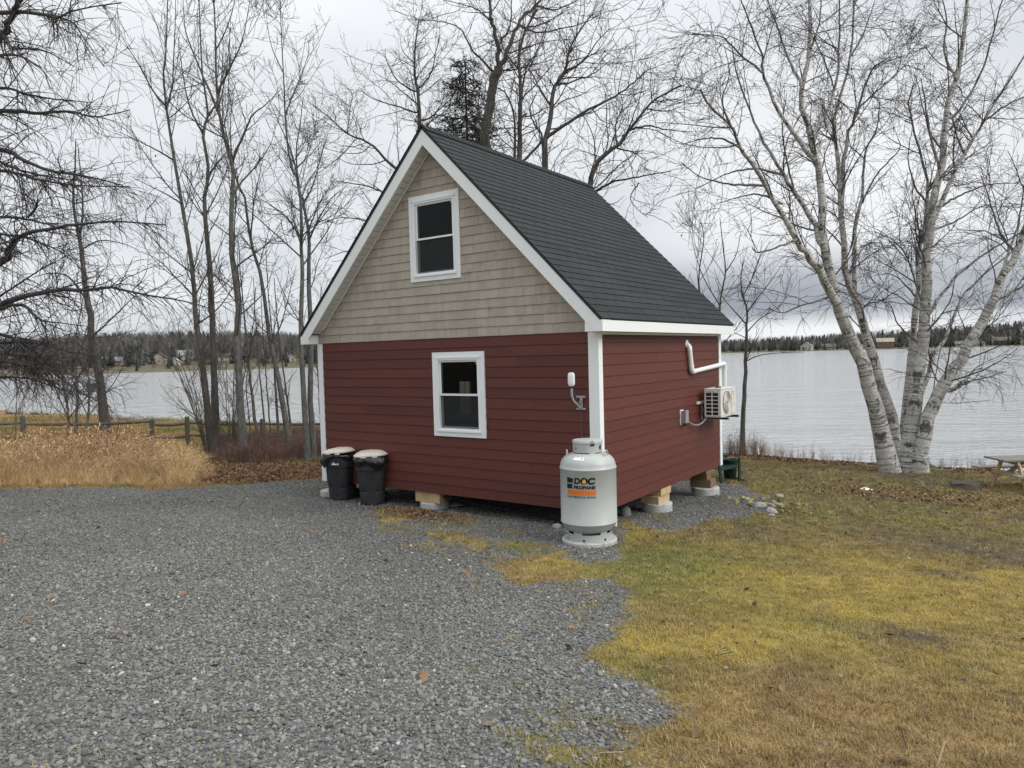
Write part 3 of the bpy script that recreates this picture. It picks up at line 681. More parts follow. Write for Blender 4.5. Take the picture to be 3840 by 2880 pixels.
    part('conduit', MB().tube(cpts, .014, 8), M['steel'], t, smooth=True)
cabin_things()

# ------------------------------------------------------------------ piers and other things under and around the cabin
def pier(x, y, top, r, label, blocks=()):
    g = float(gz(x, y)); t = thing('concrete_pier', label, 'pier', (x, y, g), group='concrete piers under the cabin')
    c = MB().lathe([(r, g-.3), (r, top-.012), (r-.012, top)], (x, y, 0), 28); bev(part('footing', c, M['concrete'], t, smooth=True), .004)
    for k, (x0, x1, y0, y1, z0, z1, mt, lb) in enumerate(blocks):
        o = tag(MB().box(x0, x1, y0, y1, z0, z1).build('timber_block', M[mt]), lb, 'timber', 'timber blocks between piers and cabin'); bev(o, .004)
pier(-5.98, .12, -.20, .24, 'round concrete pier behind the trash bins')
pier(-3.42, .20, -.19, .25, 'round concrete pier under the front wall between bins and tank', [(-3.70, -3.14, .02, .16, -.186, -.004, 'timber', 'pale timber block on the front pier, ends flush with the wall'), (-3.66, -3.2, .17, .40, -.187, -.006, 'wetwood', 'darker timber block behind the pale one on the front pier')])
p1 = on_side(1434, 1060, .0); py = float(p1[1])
pier(-.13, py, -.26, .26, 'round concrete pier under the middle of the right wall', [(-.33, .0, py-.22, py+.24, -.258, -.13, 'timber', 'lower timber block on the middle right pier'), (-.30, .02, py-.16, py+.26, -.128, -.004, 'timber', 'upper timber block on the middle right pier')])
p2 = on_side(1534, 1030, .0); py = min(float(p2[1]), 4.75)
pier(-.10, py, -.36, .27, 'round concrete pier under the back corner by the green chair', [(-.36, .06, py-.14, py+.16, -.357, -.2, 'wetwood', 'thick lower timber on the back corner pier'), (-.34, -.02, py-.12, py+.12, -.197, -.1, 'wetwood', 'middle timber on the back corner pier'), (-.38, .0, py-.2, py+.2, -.098, -.004, 'wetwood', 'top timber on the back corner pier')])
for i, (x, y) in enumerate([(-3.2, 2.6), (-5.9, 2.6), (-3.2, 4.8)]):
    pier(x, y, -.12, .24, ['round concrete pier in the dark under the cabin centre', 'round concrete pier in the dark under the left wall', 'round concrete pier in the dark under the back wall'][i], [(x-.3, x+.3, y-.09, y+.09, -.118, -.012, 'wetwood', ['timber block in the dark under the cabin centre', 'timber block in the dark under the left wall', 'timber block in the dark under the back wall'][i])])
def rock_mesh(seed, sx, sy, sz, n=2):
    bm = bmesh.new(); bmesh.ops.create_icosphere(bm, subdivisions=n, radius=1); rg = np.random.RandomState(seed)
    pl = rg.randn(9, 3); pl /= np.linalg.norm(pl, axis=1)[:, None]; ofs = rg.uniform(.55, .9, 9)
    for v in bm.verts:
        p = np.array(v.co)
        for d, o in zip(pl, ofs):
            e = p@d-o
            if e > 0: p = p-d*e*.9
        v.co = (p[0]*sx, p[1]*sy, p[2]*sz)
    me = bpy.data.meshes.new('stone'); bm.to_mesh(me); bm.free(); return me
def stone(x, y, s, seed, label, group=None, flat=.6, sink=.2):
    me = rock_mesh(seed, s, s*.8, s*flat); me.materials.append(M['stone']); o = link('stone', me); o.location = (x, y, float(gz(x, y))+s*flat*(1-2*sink)*.8); o.rotation_euler = (0, 0, seed*1.7)
    tag(o, label, 'stone', group); return o
def small_stuff():
    x, y = -.06, .55; g = float(gz(x, y))
    tag(MB().lathe([(.028, g-.1), (.028, -.0)], (x, y, 0), 12).build('pipe_stub', M['vinyl'], smooth=True), 'short white pipe under the corner behind the propane tank', 'pipe')
    p = G(1352, 1113); stone(p[0], p[1], .14, 3, 'round grey rock beside the white pipe stub', flat=.75)
    p = G(1203, 1142); stone(p[0], p[1], .09, 9, 'small stone left of the propane tank base')
    p = G(985, 1093); o = stone(p[0], p[1], .22, 12, 'flat pale slab of stone beside the front pier', flat=.25)
    g = MB(); pts = []
    for k in range(14):
        u = k/13; xx = -3.15+3.1*u; yy = .12+.12*math.sin(u*3); pts.append((xx, yy, float(gz(xx, yy))+.05+.18*(1-u)**2))
    tag(g.tube(pts, .014, 6).build('black_hose', M['black'], smooth=True), 'black hose sagging under the front edge of the cabin', 'hose')
    # stones and yellow leaves at the foot of the gravel mound
    for i, (px, py, s, lb) in enumerate([(1612, 1080, .10, 'grey stone on the mound left of the leafy plants'), (1640, 1096, .16, 'flat grey stone at the foot of the gravel mound'), (1667, 1108, .15, 'largest flat stone at the mound end'), (1660, 1092, .07, 'small pale stone between the mound stones'),
                                         (1681, 1093, .09, 'pale stone beside the yellow leaves'), (1683, 1075, .11, 'upright pale stone at the mound edge'), (1667, 1115, .06, 'little white stone in front of the largest flat stone'), (1672, 1086, .06, 'small white stone under the upright pale stone')]):
        p = G(px, py); stone(p[0], p[1], s, 20+i, lb, 'stones at the mound foot', .45)
small_stuff()

# ------------------------------------------------------------------ propane tank
def text_mesh(txt, x0, x1, z0, z1, bold=0.0, shear=0.0):
    cu = bpy.data.curves.new('t', 'FONT'); cu.body = txt; cu.offset = bold; cu.shear = shear; cu.resolution_u = 4; cu.size = 1
    ob = bpy.data.objects.new('t', cu); C.objects.link(ob); bpy.context.view_layer.update()
    me = bpy.data.meshes.new_from_object(ob.evaluated_get(bpy.context.evaluated_depsgraph_get())); bpy.data.objects.remove(ob); bpy.data.curves.remove(cu)
    v = np.array([p.co[:] for p in me.vertices]); f = [tuple(p.vertices) for p in me.polygons]; bpy.data.meshes.remove(me)
    a = v.min(0); b = v.max(0); v[:, 0] = x0+(v[:, 0]-a[0])/(b[0]-a[0])*(x1-x0); v[:, 1] = z0+(v[:, 1]-a[1])/(b[1]-a[1])*(z1-z0)
    return v[:, :2], f
def tank():
    cx, cy = .17, -.66; g = float(gz(cx, cy))
    bs = tag(MB().lathe([(.375, -.06), (.378, .05), (.365, .065)], (cx, cy, g), 40).build('concrete_pad', M['concrete'], smooth=True), 'round concrete pad under the propane tank', 'pad')
    z = g+.066; R = .383
    t = thing('propane_tank', 'tall pale grey propane cylinder with orange and black logo at cabin corner', 'tank', (cx, cy, z))
    zb = z+.085; zw = zb+.155; zt = zw+.735
    prof = [(.10, zb-.03), (.20, zb-.01), (.27, zb+.02), (.325, zb+.06), (.365, zb+.105), (R-.003, zw-.012)]
    prof += [(R+.006, zw-.006), (R+.006, zw+.006), (R, zw+.012), (R, zt-.012), (R+.006, zt-.006), (R+.006, zt+.006), (R-.003, zt+.012)]
    prof += [(.376, zt+.05), (.355, zt+.105), (.315, zt+.150), (.26, zt+.180), (.20, zt+.197), (.10, zt+.205)]
    part('shell', MB().lathe(prof, (cx, cy, 0), 64), M['tank'], t, smooth='all')
    to = math.atan2(CAM[1]-cy, CAM[0]-cx)             # bearing of the photographer
    def ring(r, z0, z1, gaps, th=.006, n=96, zg=None):  # wall of a collar; gaps: (angle0, angle1, cut from 'bot'/'top', depth)
        mb = MB()
        for k in range(n):
            a0 = 2*math.pi*k/n; a1 = 2*math.pi*(k+1)/n; lo, hi = z0, z1
            for ga, gb, w, dp in gaps:
                am = (a0+a1)/2; d = (am-to+math.pi) % (2*math.pi)-math.pi
                if ga < d < gb:
                    if w == 'bot': lo = z0+dp
                    else: hi = z1-dp
            mb.hexa([(cx+r*math.cos(a0), cy+r*math.sin(a0), lo), (cx+r*math.cos(a1), cy+r*math.sin(a1), lo), (cx+(r-th)*math.cos(a1), cy+(r-th)*math.sin(a1), lo), (cx+(r-th)*math.cos(a0), cy+(r-th)*math.sin(a0), lo),
                     (cx+r*math.cos(a0), cy+r*math.sin(a0), hi), (cx+r*math.cos(a1), cy+r*math.sin(a1), hi), (cx+(r-th)*math.cos(a1), cy+(r-th)*math.sin(a1), hi), (cx+(r-th)*math.cos(a0), cy+(r-th)*math.sin(a0), hi)])
        return mb
    part('skirt', ring(.298, z, zb+.035, [(-1.25, -.75, 'top', .03), (-.35, .55, 'top', .03), (.95, 1.4, 'top', .03), (-.30, -.18, 'bot', .03), (.72, .84, 'bot', .03), (-1.3, -1.2, 'bot', .03)], .008), M['tank'], t)
    zc = zt+.165
    part('collar', ring(.200, zc, zc+.185, [(-1.3, .15, 'bot', .045), (.50, 1.35, 'bot', .045), (1.7, 3.0, 'bot', .045)], .006), M['tank'], t)
    lid = part('lid', MB().lathe([(.206, zc+.165), (.208, zc+.195), (.200, zc+.206), (.12, zc+.212), (.03, zc+.214)], (cx, cy, 0), 40), M['tank'], t, smooth=True)
    va = part('valve', MB().lathe([(.07, zt+.2), (.07, zc+.08), (.03, zc+.09), (.03, zc+.14)], (cx, cy, 0), 12), M['steel'], t)
    def pol(r, a, zz): return (cx+r*math.cos(to+a), cy+r*math.sin(to+a), zz)
    hp = MB()
    for k in (-1, 0, 1): hp.obox(pol(.214, .33+k*.055, zc+.192), (-math.sin(to+.33), math.cos(to+.33), 0), (math.cos(to+.33), math.sin(to+.33), 0), (0, 0, 1), (.008, .004, .016))
    hp.obox(pol(.213, .33, zc+.174), (-math.sin(to+.33), math.cos(to+.33), 0), (math.cos(to+.33), math.sin(to+.33), 0), (0, 0, 1), (.036, .005, .005))
    part('latch', hp, M['steel'], t, lid)
    part('latch_hole', MB().obox(pol(.203, .33, zc+.152), (-math.sin(to+.33), math.cos(to+.33), 0), (math.cos(to+.33), math.sin(to+.33), 0), (0, 0, 1), (.026, .003, .012)), M['black'], t)
    # valve opening in the collar, a dark kite
    kp = [(.86, .115), (1.02, .155), (1.12, .135), (1.10, .09), (.98, .07)]
    mb = MB(); mb.add([pol(.2025, a, zc+h) for a, h in kp]+[pol(.198, a, zc+h) for a, h in kp], [tuple(range(5)), tuple(reversed(range(5, 10)))]+[(i, (i+1) % 5, 5+(i+1) % 5, 5+i) for i in range(5)]); part('collar_opening', mb, M['black'], t)
    for a in (-1.42, 1.05):
        ca, sa = math.cos(to+a), math.sin(to+a); r = .285; base = zt+.165
        tx, ty = -sa, ca
        pts = [(cx+r*ca+tx*.05*math.cos(q), cy+r*sa+ty*.05*math.cos(q), base+.075*math.sin(q)) for q in [math.pi*k/10 for k in range(11)]]
        part('lifting_lug', MB().tube(pts, .009, 8), M['tank'], t, smooth=True)
    # printing, wrapped on the shell
    c0 = -math.asin(.105/R)
    wd, hd = .41, .295; ztop = zt-.075
    def wrap(xs, zs, dr): return [pol(R+dr, c0+u/R, ztop-hd+w) for u, w in zip(xs, zs)]
    def patch(x0, x1, z0, z1, dr, m, name, sk=0.0):
        n = 16; mb = MB(); vs = []
        for k in range(n+1):
            u = k/n
            for zz in (z0, z1): vs.append((x0+(x1-x0)*u-(sk*(zz-z0) if k == 0 and False else 0), zz))
        fs = [(2*k, 2*k+2, 2*k+3, 2*k+1) for k in range(n)]
        mb.add(wrap([a for a, b in vs], [b for a, b in vs], dr), fs); part(name, mb, m, t)
    def shape(pts, dr, m, name):       # convex outline; fan cut into strips is not needed at this width
        mb = MB(); mb.add(wrap([p[0] for p in pts], [p[1] for p in pts], dr), [tuple(range(len(pts)))]); part(name, mb, m, t)
    h = wd/2
    patch(-h, h, .045, .112, .0020, M['orange'], 'orange_stripe')
    shape([(-h, .205), (-h+.095, .202), (-h+.105, .262), (-h+.06, .27), (-h, .275)], .004, M['ink'], 'logo_block')
    shape([(-h, .125), (-h+.083, .125), (-h+.092, .188), (-h, .192)], .004, M['ink'], 'logo_block')
    def txt(s, x0, x1, z0, z1, name, bold=.0, shear=0., m='ink', dr=.004):
        v, f = text_mesh(s, x0, x1, z0, z1, bold, shear); part(name, MB().add(wrap(v[:, 0], v[:, 1], dr), f), M[m], t)
    txt('D', -h+.115, -h+.205, .190, .275, 'lettering', .05, .15)
    txt('O', -h+.205, -h+.305, .186, .279, 'lettering', .06, .12)
    txt('C', -h+.300, -h+.405, .186, .279, 'lettering', .06, .15)
    txt('PROPANE', -h+.108, h, .124, .172, 'lettering', .045, .12)
    txt('IN CASE OF EMERGENCY CALL 1-800-794-4362', -h, h, .004, .034, 'small_lettering', .012)
    fx = -h+.255
    shape([(fx-.024, .212), (fx-.012, .197), (fx+.012, .197), (fx+.026, .214), (fx+.022, .236), (fx+.008, .264), (fx-.006, .242), (fx-.022, .232)], .0055, M['yellow'], 'flame')
    shape([(fx-.010, .205), (fx+.006, .199), (fx+.013, .213), (fx+.002, .232), (fx-.009, .218)], .0068, M['orange'], 'flame_core')
    # small hazard label on the shoulder
    def shoulder(a0, a1, r0, z0, r1, z1, m, name, lift=.003):
        mb = MB(); n = 8; vs = []
        for k in range(n+1):
            a = a0+(a1-a0)*k/n; vs += [pol(r0+lift, a, z0+lift), pol(r1+lift, a, z1+lift)]
        mb.add(vs, [(2*k, 2*k+2, 2*k+3, 2*k+1) for k in range(n)]); part(name, mb, m, t)
    shoulder(-.62, -.16, .335, zt+.128, .297, zt+.160, M['vinyl'], 'hazard_label')
    mb = MB(); mb.add([pol(.317+.006, -.25+a, zt+.143+.006+b) for a, b in ((-.05, 0), (0, -.012), (.05, 0), (0, .014))], [(0, 1, 2, 3)]); part('hazard_diamond', mb, M['redink'], t)
    for k, (ln, w) in enumerate(((.05, .2), (.11, .4), (.09, .3))):
        mb = MB(); n = 6; a0 = -.92; vs = []
        for i in range(n+1): vs += [pol(.2015, a0-ln*1.2+2.4*ln*i/n, zc+.118-.016*k), pol(.2015, a0-ln*1.2+2.4*ln*i/n, zc+.124-.016*k)]
        mb.add(vs, [(2*i, 2*i+2, 2*i+3, 2*i+1) for i in range(n)]); part('stencil_line', mb, M['ink'], t)
tank()

# ------------------------------------------------------------------ trash bins
def sup(a, hx, hy, n=3.6):
    c, s = math.cos(a), math.sin(a); r = (abs(c)**n+abs(s)**n)**(-1/n); return hx*c*r, hy*s*r
def trash_bin(px, py, rz, label, seed, tail, tilt):
    p = G(px, py); t = thing('trash_bin', label, 'trash bin', p, rz, 'trash bins by the front wall')
    rg = random.Random(seed); NA = 72; H = .86
    zs = [0, .01, .03, .06, .12, .235, .245, .26, .27, .40, .58, .60, .605, .625, .635, .70, .80, .84, .86]
    rings = []
    for z in zs:
        k = .205+.070*(z/H); row = []
        if z < .02: k -= .012
        if .242 < z < .265 or .603 < z < .63: band = -.008
        else: band = 0
        if z > .63: k += .008
        for i in range(NA):
            a = 2*math.pi*i/NA; d = (a+math.pi/2+math.pi) % (2*math.pi)-math.pi
            fl = 0; fx = sup(a, k, k)[0]
            if abs(fx) < .085 and math.sin(a) < 0 and .03 < z < .59: fl = -.010*(.5+.5*math.cos(fx*2*math.pi/.034))-.002; bb = 0
            else: bb = band
            x, y = sup(a, k+fl+bb, (k+fl+bb)*1.03); row.append((x, y, z+.005))
        rings.append(row)
    MB().loft(rings).build('body', M['bin'], t, smooth=True)
    rim = [[sup(2*math.pi*i/48, r, r*1.03)+(z,) for i in range(48)] for r, z in ((.284, .835), (.292, .84), (.292, .868), (.284, .872))]
    MB().loft(rim).build('rim', M['bin'], t, smooth=True)
    # liner bag folded over the rim
    prof = []; NB = 96; ph = [rg.uniform(0, 6.28) for _ in range(6)]
    for j in range(9):
        u = j/8; row = []
        for i in range(NB):
            a = 2*math.pi*i/NB; ln = .10+.035*math.sin(2*a+ph[0])+.025*math.sin(5*a+ph[1])
            dt = (a-tail+math.pi) % (2*math.pi)-math.pi; ln += .15*math.exp(-(dt/.42)**2)
            w = .008*math.sin(9*a+ph[2]+3*u)+.006*math.sin(17*a+ph[3]-4*u)+.004*math.sin(31*a+ph[4]+7*u)
            k = .299+(.022*math.sin(math.pi*min(1, u*1.1))-.018*u)+w*(.35+u)+.025*math.exp(-(dt/.4)**2)*math.sin(math.pi*u)
            x, y = sup(a, k, k*1.03); row.append((x, y, .872-ln*u))
        prof.append(row)
    MB().loft(prof, cap=False).build('bag', M['bag'], t, smooth='all')
    lr = [(.300, .868), (.306, .874), (.306, .892), (.296, .900), (.285, .902), (.275, .915), (.235, .928), (.225, .938), (.14, .950), (.05, .952)]
    rings = [[sup(2*math.pi*i/56, r, r*1.03)+(z,) for i in range(56)] for r, z in lr]
    rings = [[(x, y, z+.012+tilt*(x*.6+.15)) for x, y, z in row] for row in rings]
    lid = MB().loft(rings).build('lid', M['lid'], t, smooth=True)
    for s in (-1, 1): MB().box(s*.10-.045, s*.10+.045, -.325, -.303, .868+tilt*.1, .905+tilt*.1).build('lid_tab', M['lid'], lid)
    for s in (-1, 1):
        w = MB().tube([(s*.165, .215, .09), (s*.235, .215, .09)], .088, 24); wo = w.build('wheel', M['black'], t, smooth=True)
        MB().tube([(s*.236, .215, .09), (s*.242, .215, .09)], .03, 14).build('hub', M['bin'], wo)
        for k in range(5): a = 2*math.pi*k/5; MB().bar((s*.239, .215, .09), (s*.239, .215+.07*math.cos(a), .09+.07*math.sin(a)), .012, .008, (1, 0, 0)).build('spoke', M['bin'], wo)
    MB().tube([(-.16, .215, .09), (.16, .215, .09)], .012, 8).build('axle', M['steel'], t)
    MB().box(-.2, -.17, .27, .33, .80, .83).box(.17, .2, .27, .33, .80, .83).box(-.2, .2, .32, .345, .80, .83).build('handle', M['bin'], t)
    if seed == 1:
        MB().box(-.04, .06, -.293, -.289, .69, .712).box(-.015, .012, -.293, -.289, .718, .735).box(.075, .10, -.293, -.289, .688, .72).build('sticker', M['vinyl'], t)
trash_bin(741, 1078, ya-.30, 'charcoal trash bin nearer the cabin corner with tilted cream lid', 1, -2.45, .12)
trash_bin(806, 1088, ya+.05, 'charcoal trash bin nearer the tank with cream lid and black bag hanging out', 2, -1.15, .06)

# ------------------------------------------------------------------ trees: traced main stems, grown branches and twigs
def bark(name, thin, thick, r0, r1, kindb='plain', rough=.85):
    m, N, L, b = nodes(name); b.inputs['Roughness'].default_value = rough; b.inputs['Specular IOR Level'].default_value = .2
    ar = N.new('ShaderNodeAttribute'); ar.attribute_name = 'rad'; al = N.new('ShaderNodeAttribute'); al.attribute_name = 'along'; an = N.new('ShaderNodeAttribute'); an.attribute_name = 'ang'
    tc = N.new('ShaderNodeTexCoord'); co = tc.outputs['Object']
    f = nrange(N, L, ar.outputs['Fac'], r0, r1)
    nz = nnoise(N, L, co, 14, 4, (1, 1, .35)); tk = nmix(N, L, nrange(N, L, nz, .3, .7), tuple(c*.55 for c in thick), tuple(c*1.3 for c in thick))
    if kindb == 'birch':
        cv = N.new('ShaderNodeCombineXYZ'); L.new(an.outputs['Fac'], cv.inputs[0]); L.new(al.outputs['Fac'], cv.inputs[2])
        l1 = nnoise(N, L, cv.outputs[0], 1.0, 3, (.55, 1, 26), .6); l2 = nnoise(N, L, cv.outputs[0], 1.0, 4, (1.0, 1, 3.6), .65); l3 = nnoise(N, L, co, 2.2, 3, (1, 1, 1))
        tk = nmix(N, L, nrange(N, L, nnoise(N, L, co, 20, 4), .3, .7), (.34, .33, .31), (.58, .57, .54))
        tk = nmix(N, L, nrange(N, L, l1, .53, .60, 0, .8), tk, (.055, .048, .042))
        tk = nmix(N, L, nrange(N, L, l2, .545, .60, 0, .92), tk, (.045, .042, .038))
        tk = nmix(N, L, nrange(N, L, l3, .48, .68, 0, .5), tk, (.23, .225, .205))
    L.new(nmix(N, L, f, thin, tk), b.inputs['Base Color'])
    bp = N.new('ShaderNodeBump'); bp.inputs['Distance'].default_value = .02; bp.inputs['Strength'].default_value = .7; L.new(nnoise(N, L, co, 30, 4, (1, 1, .3)), bp.inputs['Height']); L.new(bp.outputs[0], b.inputs['Normal'])
    return m
M['birch'] = bark('birch_bark', (.068, .058, .054), (.5, .48, .45), .016, .040, 'birch')
M['aspen'] = bark('aspen_bark', (.066, .061, .056), (.112, .108, .096), .012, .05)
M['oakbark'] = bark('oak_bark', (.070, .062, .056), (.105, .098, .088), .012, .06)
M['larch'] = bark('larch_bark', (.062, .055, .053), (.085, .078, .073), .012, .06)
M['shrub'] = bark('shrub_bark', (.085, .068, .058), (.11, .10, .09), .008, .03)
M['needle'] = mat('spruce_needles', (.026, .036, .028), .8, .2, .3, 3)
M['deadleaf'] = mat('dead_leaf', (.13, .075, .045), .8, .2, .3, 5, rnd=0)

def resample(pts, rad, n):
    pts = np.asarray(pts, float); rad = np.asarray(rad, float); m = len(pts)
    u = np.linspace(0, m-1, n); i = np.clip(np.floor(u).astype(int), 0, m-2); t = (u-i)[:, None]
    p0 = pts[np.maximum(i-1, 0)]; p1 = pts[i]; p2 = pts[i+1]; p3 = pts[np.minimum(i+2, m-1)]
    q = .5*((2*p1)+(-p0+p2)*t+(2*p0-5*p1+4*p2-p3)*t*t+(-p0+3*p1-3*p2+p3)*t**3)
    return q, np.interp(u, np.arange(m), rad)
def grow(rg, Pn, Rn, dens, tr, ln, ang, up, wig, n, rr, rmin, taper=.55, lenpar=0., flat=0.0, cap=None):
    B, m, _ = Pn.shape; seg = np.linalg.norm(np.diff(Pn, axis=1), axis=2); Lb = seg.sum(1)
    cnt = rg.poisson(np.maximum(dens*Lb*(tr[1]-tr[0]), 0)); 
    if cap: cnt = np.minimum(cnt, cap)
    pi = np.repeat(np.arange(B), cnt); K_ = len(pi)
    if K_ == 0: return np.zeros((0, n, 3)), np.zeros((0, n))
    t = rg.uniform(tr[0], tr[1], K_); f = t*(m-1); i = np.clip(f.astype(int), 0, m-2); w = (f-i)[:, None]
    pos = Pn[pi, i]*(1-w)+Pn[pi, i+1]*w; rad = Rn[pi, i]*(1-w[:, 0])+Rn[pi, i+1]*w[:, 0]
    tan = Pn[pi, i+1]-Pn[pi, i]; tan /= np.linalg.norm(tan, axis=1)[:, None]+1e-9
    rv = rg.randn(K_, 3); rv[:, 2] *= (1-flat); rv -= tan*(rv*tan).sum(1)[:, None]; rv /= np.linalg.norm(rv, axis=1)[:, None]+1e-9
    a = np.radians(rg.normal(ang[0], ang[1], K_))[:, None]; d = np.cos(a)*tan+np.sin(a)*rv
    Ls = rg.uniform(ln[0], ln[1], K_)*(1-taper*t)
    if lenpar: Ls = np.minimum(Ls, Lb[pi]*lenpar)
    st = (Ls/(n-1))[:, None]; out = np.zeros((K_, n, 3)); out[:, 0] = pos
    upv = np.array([0, 0, 1.0])
    for k in range(1, n):
        d = d+upv*(up*(1.0/(n-1)))+rg.randn(K_, 3)*wig; d /= np.linalg.norm(d, axis=1)[:, None]
        out[:, k] = out[:, k-1]+d*st
    r0 = np.clip(np.minimum(rad*rr, .004+Ls*.0095), rmin*1.05, None); s = np.linspace(0, 1, n)[None, :]
    return out, r0[:, None]*(1-s)+rmin*s
def tubes(Pn, Rn, k):
    B, n, _ = Pn.shape
    T = np.empty_like(Pn); T[:, 1:-1] = Pn[:, 2:]-Pn[:, :-2]; T[:, 0] = Pn[:, 1]-Pn[:, 0]; T[:, -1] = Pn[:, -1]-Pn[:, -2]
    T /= np.linalg.norm(T, axis=2)[..., None]+1e-9
    mean = T.mean(1); ref = np.where(np.abs(mean[:, 2:3]) < .8, np.array([[0, 0, 1.0]]), np.array([[1.0, 0, 0]]))[:, None, :]
    A = np.cross(T, np.broadcast_to(ref, T.shape)); A /= np.linalg.norm(A, axis=2)[..., None]+1e-9; Bn = np.cross(T, A)
    th = np.arange(k)*2*math.pi/k
    V = Pn[:, :, None, :]+Rn[:, :, None, None]*(A[:, :, None, :]*np.cos(th)[None, None, :, None]+Bn[:, :, None, :]*np.sin(th)[None, None, :, None])
    idx = np.arange(B*n*k).reshape(B, n, k)
    q = np.stack([idx[:, :-1, :], np.roll(idx[:, :-1, :], -1, 2), np.roll(idx[:, 1:, :], -1, 2), idx[:, 1:, :]], -1).reshape(-1, 4)
    al = np.concatenate([np.zeros((B, 1)), np.cumsum(np.linalg.norm(np.diff(Pn, axis=1), axis=2), axis=1)], 1)+np.arange(B)[:, None]*7.3
    return V.reshape(-1, 3), q, np.repeat(Rn.ravel(), k), np.repeat(al.ravel(), k), np.tile(np.cos(th)*1.5, B*n)
def branch_mesh(name, groups, m, off):
    vs, qs, ra, al, an = [], [], [], [], []; o = 0
    for Pn, Rn, k in groups:
        if len(Pn) == 0: continue
        v, q, r, a, g = tubes(Pn, Rn, k); vs.append(v-off); qs.append(q+o); ra.append(r); al.append(a); an.append(g); o += len(v)
    me = new_mesh(name, np.concatenate(vs), np.concatenate(qs)); attr(me, 'rad', np.concatenate(ra)); attr(me, 'along', np.concatenate(al)); attr(me, 'ang', np.concatenate(an))
    me.materials.append(m); return me
def leaf_mesh(rg, pts, size, off):
    n = len(pts); a = rg.randn(n, 3); a /= np.linalg.norm(a, axis=1)[:, None]; b = np.cross(a, rg.randn(n, 3)); b /= np.linalg.norm(b, axis=1)[:, None]; c = np.cross(a, b)
    s = rg.uniform(.6, 1.2, n)[:, None]*size
    V = np.stack([pts, pts+a*s*.5+b*s*.38+c*s*.1, pts+a*s, pts+a*s*.5-b*s*.38+c*s*.1], 1)-off
    return new_mesh('leaves', V.reshape(-1, 3), np.arange(4*n).reshape(n, 4), False)
TREE_TRIS = [0]
def tree(name, label, cat, limbs, spec, m, seed, group=None, leaves=0, base_d=None, parts=('trunk', 'crown'), sides=10, wob=.02, fat=.72):
    """limbs: (pixel list, depth0, depth1, radius0, radius1); spec: growth levels as dicts"""
    rg = np.random.RandomState(seed); L3, R3 = [], []; NP = 22
    for pts, d0, d1, r0, r1 in limbs:
        n = len(pts); p3 = [P(x, y, d0+(d1-d0)*i/(n-1)) for i, (x, y) in enumerate(pts)]
        uu = np.linspace(0, 1, n); q, r = resample(p3, r1+(r0*fat-r1)*(1-uu)**1.35, NP)
        q[1:-1] += rg.randn(NP-2, 3)*wob*np.minimum(1, r[1:-1, None]*12)
        L3.append(q); R3.append(r)
    Pn, Rn = np.array(L3), np.array(R3); base = Pn[0, 0].copy()
    gzb = float(gz(base[0], base[1])); base[2] = gzb
    # root flare: sink the first stem into the ground
    Pn[0, 0, 2] = min(Pn[0, 0, 2], gzb-.15); Rn[0, 0] *= 1.35; Rn[0, 1] *= 1.08
    for i in range(1, len(Pn)):
        gb = float(gz(Pn[i, 0, 0], Pn[i, 0, 1]))
        if Pn[i, 0, 2] < gb+.9 and Rn[i, 0] > .02: Pn[i, 0, 2] = gb-.15; Rn[i, 0] *= 1.35; Rn[i, 1] *= 1.1
    t = thing(name, label, cat, base, group=group)
    tr = branch_mesh('trunk', [(Pn, Rn, sides)], m, base); link(parts[0], tr, t)
    gr = []; levels = [(Pn, Rn)]; tips = []
    for lv in spec:
        lv = dict(lv); src = lv.pop('src', -1); k = lv.pop('k', 3)
        srcs = (src,) if isinstance(src, int) else src
        cs = [grow(rg, levels[q][0], levels[q][1], **lv) for q in srcs if len(levels[q][0])]
        ch = (np.concatenate([c[0] for c in cs]), np.concatenate([c[1] for c in cs]))
        levels.append(ch); gr.append((ch[0], ch[1], k)); tips = ch[0]
    TREE_TRIS[0] += sum(len(g[0])*(g[0].shape[1]-1)*g[2]*2 for g in gr if len(g[0]))
    cr = branch_mesh('crown', gr, m, base); link(parts[1], cr, t)
    if leaves:
        i = rg.choice(len(tips), min(leaves, len(tips)), False); lm = leaf_mesh(rg, tips[i, -1], .075, base); lm.materials.append(M['deadleaf']); kind(link('leaves', lm, t), 'stuff')
    return t
def D(*a): return list(a)
# growth recipes
UPRIGHT = [dict(dens=2.1, tr=(.18, .98), ln=(1.0, 3.4), ang=(40, 12), up=.55, wig=.08, n=8, rr=.5, rmin=.0062, taper=.6, k=4),
           dict(dens=3.6, tr=(.12, .98), ln=(.5, 1.5), ang=(45, 14), up=.35, wig=.12, n=6, rr=.6, rmin=.0050, taper=.5, lenpar=.7),
           dict(dens=5.2, tr=(.12, 1.0), ln=(.2, .65), ang=(48, 15), up=.2, wig=.14, n=4, rr=.8, rmin=.0044, taper=.4)]
THIN = [dict(dens=2.2, tr=(.15, .98), ln=(.5, 1.7), ang=(45, 12), up=.4, wig=.09, n=7, rr=.5, rmin=.0058, taper=.5, k=3),
        dict(dens=4.6, tr=(.12, 1.0), ln=(.2, .75), ang=(45, 15), up=.25, wig=.13, n=5, rr=.7, rmin=.0045, taper=.4)]
OAK = [dict(dens=1.6, tr=(.1, 1.0), ln=(1.2, 3.2), ang=(50, 14), up=.25, wig=.15, n=9, rr=.5, rmin=.0075, taper=.5, k=4),
       dict(dens=2.7, tr=(.12, 1.0), ln=(.6, 1.6), ang=(52, 16), up=.2, wig=.20, n=7, rr=.6, rmin=.0056, taper=.45, lenpar=.8, src=(0, 1)),
       dict(dens=4.4, tr=(.15, 1.0), ln=(.25, .7), ang=(50, 18), up=.2, wig=.20, n=4, rr=.75, rmin=.0046, taper=.3)]
